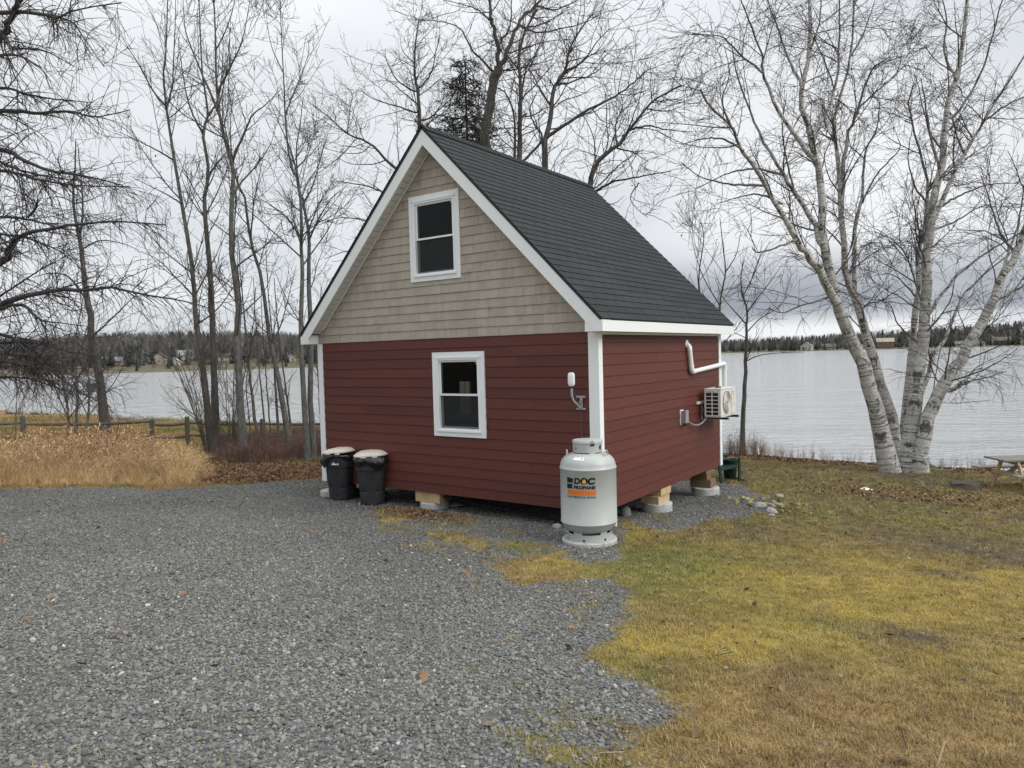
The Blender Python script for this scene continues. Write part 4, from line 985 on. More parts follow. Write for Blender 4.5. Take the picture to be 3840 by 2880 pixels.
BIRCH = [dict(dens=2.0, tr=(.25, 1.0), ln=(1.0, 3.0), ang=(44, 14), up=.10, wig=.12, n=9, rr=.5, rmin=.0058, taper=.45, k=4),
         dict(dens=3.8, tr=(.1, 1.0), ln=(.5, 1.7), ang=(46, 16), up=-.15, wig=.14, n=6, rr=.6, rmin=.0044, taper=.4, lenpar=.9),
         dict(dens=7.5, tr=(.1, 1.0), ln=(.25, .9), ang=(44, 18), up=-.45, wig=.14, n=4, rr=.7, rmin=.0038, taper=.3)]
LARCH = [dict(dens=5.0, tr=(.02, 1.0), ln=(.4, 1.4), ang=(58, 16), up=-.05, wig=.16, n=7, rr=.5, rmin=.0042, taper=.4, flat=.2),
         dict(dens=10.0, tr=(.05, 1.0), ln=(.2, .75), ang=(50, 22), up=-.75, wig=.13, n=4, rr=.6, rmin=.0031, taper=.2, src=(0, 1))]
def build_trees():
    # group of young poplars on the left
    A = 'bare poplars standing between the tall grass and the cabin'
    tree('poplar_tree', 'leftmost pale poplar trunk, leaning left as it rises', 'tree', [
        (D((455, 980), (448, 881), (432, 749), (425, 703), (419, 627), (406, 518), (387, 403), (372, 312), (359, 231), (353, 162), (359, 109), (362, 0), (364, -60)), 22, 23, .15, .012),
        (D((359, 231), (372, 190), (374, 150), (378, 60), (380, -20)), 22.6, 23, .05, .008), (D((359, 231), (330, 195), (300, 140), (275, 100), (262, 75)), 22.6, 21.6, .045, .006),
        (D((374, 345), (330, 320), (290, 300), (255, 285)), 22.4, 21.5, .04, .006), (D((392, 440), (360, 420), (320, 400), (280, 380)), 22.4, 23.4, .04, .006), (D((419, 640), (380, 600), (340, 560), (290, 540)), 22.2, 21.2, .04, .006)], UPRIGHT, M['aspen'], 1, A, 20)
    tree('poplar_tree', 'second poplar trunk from the left, straight and close to the first', 'tree', [
        (D((468, 980), (465, 848), (460, 729), (457, 617), (448, 518), (441, 434), (451, 381), (438, 287), (450, 250), (438, 170), (434, 100), (430, 10), (428, -60)), 22.6, 23.2, .155, .012),
        (D((451, 381), (468, 355), (484, 335), (500, 310)), 23, 24, .06, .01), (D((450, 250), (470, 215), (480, 150), (482, 60)), 23, 23.4, .05, .008), (D((438, 290), (410, 230), (395, 160), (385, 80)), 23, 22.4, .05, .007)], UPRIGHT, M['aspen'], 2, A, 20)
    tree('poplar_tree', 'tallest and thickest poplar with dark patch low on its trunk', 'tree', [
        (D((524, 990), (521, 881), (514, 749), (511, 617), (498, 518), (503, 422), (500, 350), (478, 266), (469, 187), (466, 109), (462, 0), (460, -80)), 21, 21.6, .165, .014),
        (D((500, 350), (522, 300), (545, 250), (575, 225), (610, 190)), 21.4, 20.5, .06, .008), (D((475, 250), (450, 190), (420, 120), (400, 60), (395, -20)), 21.4, 22.4, .06, .008), (D((470, 200), (500, 140), (525, 80), (540, 0)), 21.4, 20.6, .05, .008),
        (D((503, 422), (520, 395), (560, 350), (585, 310), (590, 290)), 21.3, 22.4, .05, .006), (D((466, 109), (490, 60), (505, 10), (510, -40)), 21.5, 21.8, .035, .006)], UPRIGHT, M['aspen'], 3, A, 30)
    tree('poplar_tree', 'curving poplar that leans left over its neighbours', 'tree', [
        (D((627, 977), (610, 865), (594, 782), (580, 716), (567, 617), (541, 518), (531, 437), (512, 391), (500, 330), (498, 260), (505, 200)), 22.5, 23.5, .13, .012),
        (D((541, 518), (548, 440), (560, 380), (570, 330)), 23, 22.4, .04, .006)], UPRIGHT, M['aspen'], 4, A, 10)
    tree('poplar_tree', 'tall slim poplar just left of the cabin eave', 'tree', [
        (D((664, 982), (656, 848), (651, 683), (653, 584), (651, 518), (647, 406), (625, 344), (616, 250), (612, 156), (606, 31), (605, -10)), 20.5, 21.5, .115, .008),
        (D((647, 406), (630, 330), (600, 260), (575, 200)), 21, 20.2, .04, .006), (D((616, 250), (635, 200), (655, 150), (668, 110)), 21, 21.6, .035, .006), (D((651, 518), (620, 470), (580, 440), (545, 420)), 21, 22, .04, .006), (D((612, 156), (590, 110), (580, 70), (575, 20)), 21, 21.4, .025, .005)], UPRIGHT, M['aspen'], 5, A, 14)
    tree('poplar_tree', 'straight poplar nearest the white corner board', 'tree', [
        (D((676, 982), (673, 848), (669, 683), (666, 584), (668, 518), (656, 437), (645, 400), (640, 330), (648, 270), (655, 210)), 20.9, 21.8, .125, .010),
        (D((656, 437), (676, 400), (690, 350), (705, 300)), 21.4, 21, .04, .006), (D((668, 518), (690, 470), (715, 430), (735, 410)), 21.2, 20.5, .04, .006)], UPRIGHT, M['aspen'], 6, A, 14)
    thin = [((557, 944), (544, 848), (534, 749), (528, 683), (520, 600), (515, 520), 25, .085), ((604, 964), (597, 865), (594, 815), (590, 749), (580, 640), (574, 540), 23.5, .07), ((574, 935), (566, 860), (560, 800), (556, 740), (550, 660), (548, 600), 26, .05),
            ((584, 935), (580, 880), (575, 815), (570, 750), (566, 690), (564, 620), 26.5, .045), ((635, 977), (625, 900), (618, 848), (605, 749), (598, 680), (592, 600), 23, .06), ((545, 985), (538, 900), (532, 840), (540, 760), (548, 690), (552, 620), 23.5, .03),
            ((697, 975), (692, 900), (688, 830), (684, 760), (690, 690), (694, 620), 23, .045)]
    lb = ['slim grey poplar stem standing in front of the rail fence post', 'slim dark poplar stem between the fence post and the eave trees', 'thin sapling with a trunk like a pole beyond the rail fence', 'thinnest straight sapling right of the fence post', 'slim leaning sapling beside the curving poplar', 'wispy sapling right behind the thickest poplar', 'thin sapling against the cabin corner board']
    for i, s in enumerate(thin): tree('sapling', lb[i], 'tree', [(list(s[:6]), s[6], s[6]+.5, s[7], .012)], THIN, M['aspen'], 20+i, 'slim saplings between the poplars', sides=7)
    # multi stem alder brush at the poplars' feet
    rg = random.Random(3)
    for bi, (bx, by, d, n, h, sp, lb) in enumerate([(455, 985, 21.6, 11, 330, 120, 'fan of bare shrub stems left of the first poplar'), (500, 985, 22, 11, 300, 50, 'dense upright shrub between the poplar trunks'), (720, 960, 26, 5, 230, 40, 'bare shrub hidden behind the cabin corner')]):
        lim = []
        for k in range(n):
            u = rg.uniform(-1, .45) if bi == 0 else rg.uniform(-1, 1); hh = h*rg.uniform(.6, 1)
            lim.append((D((bx+u*10, by), (bx+u*sp*.35, by-hh*.35), (bx+u*sp*.75, by-hh*.7), (bx+u*sp*1.25, by-hh)), d, d+rg.uniform(-1, 1), .022, .006))
        tree('alder_shrub', lb, 'shrub', lim, THIN, M['shrub'], 40+bi, 'bare shrubs among the poplars', sides=5)
    # the twisted tree with bird box, and saplings round it
    tree('larch_tree', 'dark crooked tree with a bird box by the lake at left', 'tree', [
        (D((230, 930), (214, 815), (198, 729), (188, 650), (180, 584), (171, 518), (161, 462), (159, 403), (162, 350), (164, 305)), 27, 27.5, .23, .02), (D((171, 520), (178, 470), (178, 420), (172, 350), (168, 310)), 27.3, 27, .07, .012),
        (D((188, 650), (150, 600), (110, 590), (70, 600)), 27.2, 25.5, .06, .012), (D((198, 729), (240, 690), (280, 650), (320, 610)), 27, 26, .05, .01), (D((175, 540), (215, 520), (260, 525), (300, 540)), 27.2, 28, .05, .01), (D((205, 770), (160, 740), (110, 745), (60, 760)), 27, 25.6, .06, .012), (D((212, 805), (250, 790), (290, 790)), 27, 26, .04, .01), (D((163, 440), (130, 425), (95, 430)), 27.3, 26.5, .04, .008), (D((163, 440), (200, 430), (235, 410)), 27.3, 28, .04, .008)],
        [dict(dens=2.2, tr=(.12, 1.0), ln=(.6, 2.2), ang=(65, 15), up=-.1, wig=.16, n=8, rr=.45, rmin=.006, taper=.5, k=3), dict(dens=4.0, tr=(.1, 1.0), ln=(.25, .9), ang=(50, 18), up=-.3, wig=.17, n=5, rr=.6, rmin=.0038, taper=.3)], M['larch'], 50)
    bb = P(199, 838, 26.6); t = thing('bird_box', 'small wooden bird box fixed to the crooked tree', 'bird box', bb, ya)
    MB().box(-.15, .12, -.12, .12, -.15, .13).build('box', M['greywood'], t); MB().hexa([(-.19, -.17, .135), (.15, -.17, .135), (.15, .16, .19), (-.19, .16, .19), (-.19, -.17, .155), (.15, -.17, .155), (.15, .16, .21), (-.19, .16, .21)]).build('lid', M['greywood'], t); MB().tube([(-.02, -.121, .02), (-.02, -.126, .02)], .028, 12).build('hole', M['black'], t)
    for i, (pts, d, r, lb) in enumerate([(D((150, 950), (148, 905), (142, 860), (130, 790), (118, 720), (105, 650), (110, 560)), 24, .075, 'forked bare sapling left of the crooked tree'), (D((163, 935), (168, 870), (165, 800), (162, 740), (180, 640), (178, 560)), 26, .09, 'pale straight trunk behind the forked sapling'), (D((184, 980), (190, 900), (194, 850), (190, 800), (180, 740), (200, 680), (235, 600)), 22.5, .06, 'bare sapling rising from the tall grass right of the fence post'), (D((30, 1010), (33, 930), (36, 860), (36, 800), (34, 700)), 22, .02, 'thin whip of a sapling left of the fence post')]):
        lim = [(pts, d, d+.6, r, .008)]
        if i in (0, 2):
            for k in range(5):
                j = 1+k % 3; s = (-1, 1)[k % 2]; x, y = pts[j]; lim.append((D((x, y), (x+s*(30+14*k), y-70-10*k), (x+s*(55+20*k), y-160-22*k)), d, d-.7+.4*k, r*.45, .006))
        tree('sapling', lb, 'tree', lim, THIN+[dict(dens=2.5, tr=(.2, 1), ln=(.15, .4), ang=(45, 15), up=.1, wig=.15, n=4, rr=.7, rmin=.0034)], M['shrub'], 60+i, 'bare saplings at the left by the lake', sides=7)
    # big larch out of frame at the left, its limbs reaching in
    LA = [(D((-330, 1035), (-320, 700), (-300, 300), (-290, -100), (-285, -500)), 12.5, 13.5, .30, .06),
          (D((-300, 330), (-120, 240), (0, 84), (19, 50), (44, 0), (70, -70)), 13, 12.2, .10, .03),
          (D((-290, 120), (-150, 50), (0, 27), (84, 30), (125, 39), (162, 22), (262, 6)), 13, 11.5, .07, .008), (D((-80, 150), (0, 78), (28, 103), (94, 109), (160, 144)), 12.6, 12, .045, .006), (D((84, 30), (150, 45), (180, 80), (225, 145)), 12.2, 11.8, .03, .005), (D((0, 120), (40, 120), (90, 150), (110, 195)), 12, 11.6, .03, .005),
          (D((-310, 420), (-150, 260), (0, 240), (78, 244), (150, 240), (206, 253), (281, 237)), 13, 11.8, .07, .007), (D((-150, 200), (0, 190), (60, 205), (130, 215), (200, 222)), 12.6, 12, .04, .006),
          (D((-310, 460), (-150, 300), (0, 322), (47, 344), (109, 369), (187, 381), (265, 400)), 13, 11.6, .085, .008), (D((-100, 290), (0, 350), (60, 372), (130, 385), (180, 392)), 12.8, 12.4, .04, .006),
          (D((-310, 520), (-150, 370), (0, 369), (81, 387), (156, 400), (281, 403)), 13, 11.8, .06, .007),
          (D((-310, 640), (-150, 640), (0, 568), (20, 538), (40, 512), (78, 500), (175, 484), (259, 478), (359, 486)), 13, 11.2, .10, .009), (D((-200, 470), (0, 469), (62, 475), (122, 490), (175, 500)), 12.8, 12, .04, .007), (D((-150, 470), (0, 505), (70, 518), (140, 550), (190, 600)), 12.8, 12.4, .03, .006), (D((60, 470), (80, 445), (60, 425), (0, 395)), 12, 11.6, .022, .005),
          (D((-310, 760), (-120, 720), (0, 663), (26, 647), (115, 630), (185, 626), (241, 621), (297, 634), (396, 650), (450, 665)), 13, 11, .085, .007), (D((0, 668), (50, 660), (86, 690), (125, 697), (190, 705)), 12.4, 12, .04, .006), (D((0, 640), (60, 600), (110, 570), (160, 545)), 12.4, 12, .022, .005),
          (D((-310, 800), (-150, 740), (0, 722), (60, 760), (110, 800), (170, 845), (240, 880)), 13, 12.4, .06, .008), (D((-310, 830), (-150, 790), (0, 780), (60, 790), (130, 800), (190, 830)), 13, 12.2, .05, .007), (D((-200, 740), (0, 740), (70, 740), (150, 760), (210, 770)), 13, 12.6, .04, .006), (D((-250, 840), (-50, 820), (40, 815), (100, 830), (150, 850)), 13.2, 12.6, .04, .006), (D((-250, 740), (-50, 760), (60, 770), (140, 790)), 13.4, 13.2, .04, .006)]
    tree('larch_tree', 'old bare larch reaching long drooping branches in from the left edge', 'tree', LA, LARCH, M['larch'], 70, sides=9, fat=.85)
    # trees behind the cabin
    tree('oak_tree', 'large bare oak with twin tops rising behind the roof ridge', 'tree', [
        (D((1030, 860), (1040, 560), (1046, 380), (1048, 312), (1057, 227), (1067, 168), (1077, 145)), 25, 25, .26, .15), (D((1077, 145), (1075, 98), (1063, 47), (1057, 0), (1050, -80)), 25, 24.6, .12, .04), (D((1077, 145), (1094, 117), (1118, 51), (1157, 12), (1190, -40)), 25, 25.6, .12, .04),
        (D((1067, 155), (1024, 113), (997, 66), (970, 51), (923, 43)), 25, 24, .06, .012), (D((1075, 98), (1100, 60), (1105, 10), (1110, -40)), 25, 25, .06, .012), (D((1118, 51), (1160, 70), (1210, 62), (1260, 50), (1300, 30)), 25.4, 24.6, .05, .012), (D((1057, 227), (1030, 200), (1000, 190)), 25, 26, .04, .01), (D((1063, 47), (1030, 20), (1000, 10), (960, 0)), 24.8, 24, .04, .01), (D((1157, 12), (1200, 20), (1250, 0), (1290, -20)), 25.5, 26, .05, .012), (D((1077, 150), (1110, 150), (1150, 140), (1195, 128)), 25, 24.4, .05, .012), (D((1094, 117), (1130, 105), (1180, 90), (1230, 85)), 25.2, 26, .04, .01)], OAK, M['oakbark'], 80, leaves=40, wob=.04)
    tree('oak_tree', 'slender bare oak with dark trunk right of the twin topped one', 'tree', [
        (D((1125, 820), (1124, 500), (1122, 344), (1124, 260), (1126, 195), (1120, 120), (1140, 60), (1160, 20)), 24, 24, .17, .03), (D((1110, 800), (1110, 500), (1112, 344), (1112, 260), (1095, 205), (1075, 190)), 24.2, 23.6, .10, .02), (D((1124, 240), (1131, 175), (1140, 140), (1160, 110), (1180, 60)), 24, 24.6, .06, .015), (D((1124, 250), (1150, 250), (1175, 235), (1200, 230)), 24, 23, .04, .01), (D((1120, 150), (1090, 110), (1080, 70)), 24, 23.4, .04, .01), (D((1140, 60), (1175, 50), (1210, 30), (1240, 0)), 24, 24.6, .04, .01)], OAK, M['oakbark'], 81, leaves=30, wob=.03)
    tree('oak_tree', 'spreading bare oak whose long limb arches right above the roof', 'tree', [
        (D((1174, 820), (1174, 500), (1174, 363), (1178, 305), (1192, 234), (1196, 188), (1220, 156), (1229, 113), (1250, 70), (1280, 30)), 23, 23, .19, .02), (D((1178, 300), (1219, 270), (1278, 234), (1337, 203), (1376, 172), (1400, 150)), 23, 22, .09, .012), (D((1130, 348), (1172, 301), (1153, 266), (1145, 234), (1160, 200)), 23, 22.6, .06, .015), (D((1192, 234), (1165, 190), (1150, 160), (1130, 140)), 23, 23.6, .05, .012), (D((1196, 188), (1240, 175), (1280, 160), (1318, 130)), 23, 23.6, .05, .012), (D((1220, 156), (1260, 130), (1290, 90), (1318, 60)), 23, 22.4, .05, .01), (D((1278, 234), (1300, 260), (1330, 270)), 22.6, 22, .03, .008)], OAK, M['oakbark'], 82, leaves=40, wob=.03)
    tree('bent_tree', 'bent bare tree curving right from behind the far end of the roof', 'tree', [
        (D((1250, 840), (1262, 600), (1272, 440), (1276, 385), (1298, 340), (1333, 316), (1360, 281), (1395, 234), (1434, 203), (1473, 184)), 22.5, 21, .17, .02), (D((1274, 420), (1294, 410), (1321, 394), (1375, 383), (1415, 375), (1450, 370)), 22.5, 21.4, .07, .012), (D((1360, 281), (1400, 272), (1440, 280), (1490, 285)), 21.8, 21, .05, .01), (D((1333, 316), (1330, 270), (1345, 230), (1340, 200)), 22, 22.8, .04, .008), (D((1298, 340), (1270, 330), (1240, 320)), 22.4, 23, .03, .008), (D((1333, 320), (1370, 330), (1400, 350)), 22, 22.6, .04, .008), (D((1380, 395), (1362, 425), (1375, 450), (1400, 470)), 21.8, 21.4, .03, .007), (D((1395, 234), (1440, 240), (1480, 225)), 21.5, 21, .03, .008)], OAK, M['oakbark'], 83, leaves=60, wob=.03)
    tree('oak_tree', 'broad bare tree behind the gable peak with limbs spreading left', 'tree', [
        (D((912, 840), (910, 560), (908, 330), (907, 258), (903, 195), (895, 137), (903, 59), (905, 40)), 27, 27, .20, .012), (D((908, 400), (850, 361), (802, 312), (751, 289), (712, 254), (665, 219)), 27, 25, .09, .012), (D((903, 195), (930, 160), (940, 120), (948, 80)), 27, 26.4, .05, .01), (D((903, 200), (860, 175), (835, 130), (832, 105)), 27, 27.4, .05, .01), (D((905, 245), (860, 230), (810, 215), (780, 195)), 27, 26, .05, .01), (D((905, 262), (935, 250), (955, 220), (960, 190)), 27, 26.4, .05, .01), (D((860, 450), (820, 412), (760, 396), (715, 392)), 26, 25, .06, .01), (D((751, 289), (755, 240), (760, 200), (735, 180)), 25.6, 25.4, .03, .008), (D((850, 500), (800, 480), (740, 470), (700, 480)), 26, 25.4, .05, .01), (D((840, 560), (790, 540), (740, 545), (700, 560)), 26, 25.6, .04, .01), (D((895, 137), (870, 110), (865, 80)), 27, 27.4, .03, .008), (D((802, 312), (780, 330), (740, 330), (700, 320)), 26, 25.4, .03, .008)], OAK, M['oakbark'], 84, leaves=30, wob=.03)
    # right of the cabin
    tree('sapling', 'slim dark tree by the water right of the heat pump', 'tree', [
        (D((1605, 990), (1605, 900), (1609, 824), (1611, 762), (1612, 710), (1614, 675), (1605, 640), (1600, 600), (1608, 560)), 23, 23, .115, .012), (D((1613, 779), (1644, 767), (1690, 762), (1734, 761)), 23, 22.4, .03, .006), (D((1612, 720), (1640, 690), (1680, 665), (1700, 640)), 23, 23.6, .03, .006), (D((1614, 675), (1640, 640), (1670, 600), (1690, 570)), 23, 22.4, .035, .006), (D((1612, 700), (1585, 670), (1560, 640), (1545, 600)), 23, 23.4, .035, .006), (D((1605, 640), (1625, 600), (1640, 560), (1645, 520)), 23, 23.4, .03, .006), (D((1612, 730), (1580, 715), (1565, 700)), 23, 22.6, .02, .006)], THIN+[dict(dens=3, tr=(.2, 1), ln=(.15, .4), ang=(45, 15), up=.1, wig=.15, n=4, rr=.7, rmin=.0034)], M['oakbark'], 90, leaves=12)
    tree('sapling', 'bare sapling clump behind the lower end of the roof', 'tree', [
        (D((1545, 990), (1548, 800), (1555, 660), (1567, 588), (1560, 518), (1555, 470)), 24, 24, .07, .01), (D((1520, 990), (1515, 700), (1510, 600), (1520, 520), (1515, 480)), 24.4, 24.4, .06, .01), (D((1555, 660), (1520, 600), (1500, 540), (1490, 490)), 24, 24.6, .03, .006), (D((1567, 588), (1590, 550), (1600, 500)), 24, 23.4, .03, .006)], UPRIGHT[:1]+THIN, M['oakbark'], 91, leaves=12)
    BI = [(D((1925, 1018), (1904, 918), (1880, 848), (1866, 789), (1842, 741), (1821, 692), (1803, 640), (1786, 570), (1776, 518), (1775, 454), (1765, 349), (1754, 297), (1737, 244), (1733, 192), (1751, 105), (1747, 0), (1745, -60)), 18.6, 17.4, .27, .035),
          (D((1808, 655), (1776, 595), (1748, 553), (1719, 518), (1684, 454), (1649, 391), (1607, 325), (1580, 272), (1531, 227), (1513, 192)), 17.9, 16.6, .14, .02), (D((1778, 530), (1761, 489), (1719, 419), (1691, 377), (1649, 307), (1620, 240), (1590, 150), (1580, 90)), 17.9, 18.6, .10, .012), (D((1765, 349), (1733, 314), (1684, 244), (1649, 157), (1646, 122), (1621, 52), (1600, 0)), 17.7, 17, .085, .012), (D((1754, 300), (1790, 230), (1810, 160), (1813, 50), (1815, -40)), 17.6, 18, .07, .012), (D((1733, 192), (1700, 120), (1680, 60), (1650, -20)), 17.5, 18, .05, .01), (D((1751, 105), (1770, 50), (1775, -30)), 17.5, 17.8, .04, .01),
          (D((1937, 1000), (1932, 935), (1914, 866), (1897, 814), (1880, 744), (1866, 692), (1845, 633), (1831, 588), (1821, 518), (1817, 436), (1810, 366), (1806, 314), (1800, 272), (1815, 200), (1840, 120), (1845, 0)), 19.2, 20, .22, .025), (D((1818, 450), (1827, 314), (1852, 237), (1880, 157), (1921, 122)), 19.8, 19, .085, .012), (D((1845, 633), (1845, 518), (1862, 419), (1869, 331), (1894, 279), (1900, 220)), 19.7, 20.6, .085, .012), (D((1862, 440), (1894, 377), (1942, 324), (1940, 300)), 20, 19.4, .04, .008), (D((1852, 237), (1890, 200), (1935, 160), (1950, 110)), 19.4, 19, .035, .008), (D((1840, 120), (1870, 60), (1890, 0)), 20, 20.4, .035, .008),
          (D((1962, 1010), (1970, 918), (1980, 848), (1984, 796), (1994, 744), (1998, 675), (2001, 588), (2003, 518), (2016, 436), (2033, 366), (2040, 297), (2047, 244), (2065, 174), (2082, 87), (2089, 0), (2092, -60)), 18.7, 18.4, .25, .04), (D((1950, 1000), (1960, 866), (1973, 761), (1977, 657), (1984, 570), (1992, 518), (2003, 436), (1998, 366), (1977, 297), (1963, 227), (1975, 180)), 19.3, 19.6, .15, .015),
          (D((1990, 850), (2000, 815), (2019, 768), (2040, 734), (2067, 668), (2088, 629), (2140, 581), (2178, 550), (2240, 500)), 18.9, 20, .095, .012), (D((2000, 690), (2012, 668), (2053, 612), (2109, 560), (2178, 518), (2240, 480)), 18.6, 17.6, .075, .012), (D((2005, 500), (2026, 450), (2075, 349), (2124, 262), (2212, 122), (2250, 60)), 18.6, 19.2, .10, .014), (D((2047, 250), (2068, 244), (2120, 157), (2155, 35), (2170, -20)), 18.5, 17.8, .06, .01), (D((2065, 174), (2040, 110), (2045, 40), (2030, -20)), 18.4, 18.8, .05, .01), (D((2033, 366), (2010, 300), (2000, 230), (1990, 170)), 18.5, 17.8, .05, .01), (D((2003, 436), (1975, 400), (1962, 340), (1970, 280)), 19.2, 18.6, .04, .008), (D((2026, 450), (2070, 425), (2130, 400), (2200, 395)), 18.8, 18, .045, .008), (D((2010, 500), (2060, 480), (2110, 450), (2150, 440)), 18.6, 19.4, .045, .008),
          (D((1986, 1012), (1998, 935), (2019, 873), (2053, 814), (2081, 762), (2112, 706), (2144, 650), (2168, 595), (2192, 546), (2216, 495), (2240, 430)), 18.5, 17.6, .24, .07), (D((2144, 655), (2178, 636), (2212, 616), (2260, 590)), 17.9, 17.2, .06, .02), (D((2050, 845), (2070, 832), (2090, 822)), 18.1, 17.7, .07, .055), (D((2168, 595), (2180, 540), (2200, 480), (2212, 400)), 17.8, 18.4, .06, .012), (D((2124, 262), (2170, 230), (2230, 200)), 18.9, 18.4, .04, .01), (D((2200, 560), (2160, 500), (2140, 440), (2120, 380)), 17.8, 18.6, .05, .01),
          (D((1800, 635), (1770, 650), (1730, 660), (1690, 675), (1660, 665)), 18, 17, .035, .008), (D((1719, 518), (1690, 530), (1640, 545), (1625, 535)), 17.4, 16.8, .04, .012), (D((1691, 377), (1640, 365), (1590, 370), (1560, 380), (1500, 410)), 18.2, 17.4, .05, .009), (D((1660, 400), (1610, 400), (1560, 395), (1510, 380), (1470, 350)), 17.4, 18, .05, .008), (D((1690, 440), (1640, 420), (1600, 425), (1550, 440)), 17.4, 16.8, .04, .008), (D((1607, 325), (1560, 300), (1520, 300), (1480, 310)), 17, 16.6, .04, .008), (D((1649, 157), (1600, 120), (1560, 80), (1500, 75)), 17.2, 17, .04, .008), (D((1580, 272), (1560, 220), (1575, 160), (1565, 100)), 16.9, 17.6, .03, .008), (D((1720, 430), (1700, 350), (1690, 280), (1700, 200)), 18, 17.4, .04, .008), (D((1994, 750), (1940, 700), (1920, 655), (1870, 645)), 18.7, 18, .03, .007), (D((1977, 640), (1940, 600), (1910, 590)), 19.4, 20, .03, .007), (D((1998, 675), (1960, 560), (1930, 520), (1900, 505)), 18.6, 18, .035, .007), (D((1998, 935), (2015, 850), (2030, 760), (2050, 690)), 18.3, 18.9, .022, .006)]
    base_b = G(1965, 1016)
    t = tree('birch_tree', 'multi stemmed white birch spreading over the lake at right', 'tree', BI, BIRCH, M['birch'], 100, sides=14, wob=.03, fat=.77)
    rc = []
    for z, k in ((-.15, 1.25), (.02, 1.05), (.12, .85), (.22, .55), (.27, .2)): rc.append([(base_b[0]+k*.62*math.cos(a)*(1+.12*math.sin(4*a+z*9)), base_b[1]+k*.36*math.sin(a)*(1+.15*math.sin(3*a+1)), float(gz(base_b[0], base_b[1]))+z+.03*math.sin(5*a)) for a in [2*math.pi*j/30 for j in range(30)]])
    part('root_crown', MB().loft(rc), mat('mossy_root', (.085, .075, .05), .95, .1, .35, 12, bump=.03, bscale=9, col2=(.08, .095, .03), c2=(.5, .6), c2scale=4), t, smooth='all')
    # wire looped round the birch butts
    c = G(1963, 1020); pts = []
    for k in range(25): a = 2*math.pi*k/24; x, y = c[0]+1.02*math.cos(a), c[1]+.55*math.sin(a); pts.append((x, y, float(gz(x, y))+.16+.03*math.sin(3*a)))
    tag(MB().tube(pts, .006, 5).build('wire_loop', M['steel']), 'loose wire looped round the foot of the birch', 'wire')
    # spruce behind the ridge
    rg = np.random.RandomState(120); tp = P(1004, 118, 26.5); g = float(gz(tp[0], tp[1])); Ht = tp[2]-g
    base = np.array([tp[0], tp[1], g]); t = thing('spruce_tree', 'dark green spruce showing above the roof ridge', 'tree', base)
    tr = np.linspace(0, 1, 12)[:, None]*np.array([[0, 0, Ht]])+base; trr = np.linspace(.2, .012, 12)
    link('trunk', branch_mesh('trunk', [(tr[None], trr[None], 8)], M['oakbark'], base), t)
    nb = 230; u = rg.uniform(.58, .99, nb); hh = u*Ht; ln = .35+(1-u)*5.6*rg.uniform(.7, 1.1, nb); az = rg.uniform(0, 6.283, nb); n = 7
    Bp = np.zeros((nb, n, 3)); s = np.linspace(0, 1, n)
    for j in range(n): Bp[:, j, 0] = base[0]+np.cos(az)*ln*s[j]; Bp[:, j, 1] = base[1]+np.sin(az)*ln*s[j]; Bp[:, j, 2] = g+hh-ln*(.35*s[j]-.28*s[j]**2)+rg.randn(nb)*.02
    Br = np.linspace(.018, .006, n)[None]*np.ones((nb, 1))
    T1 = grow(rg, Bp, Br, dens=5.5, tr=(.10, 1), ln=(.25, .8), ang=(50, 14), up=-.5, wig=.08, n=4, rr=.7, rmin=.006, taper=.5)
    T2 = grow(rg, np.concatenate([T1[0]]), T1[1], dens=20, tr=(.0, 1), ln=(.06, .14), ang=(60, 15), up=.1, wig=.05, n=2, rr=1, rmin=.0065, taper=.2)
    link('boughs', branch_mesh('boughs', [(Bp, Br, 3)], M['oakbark'], base), t); me = branch_mesh('crown', [(T1[0], T1[1]*1.6, 3), (T2[0], T2[1], 3)], M['needle'], base); link('crown', me, t)
    TREE_TRIS[0] += len(me.polygons)*2
build_trees()
print('tree tris', TREE_TRIS[0])

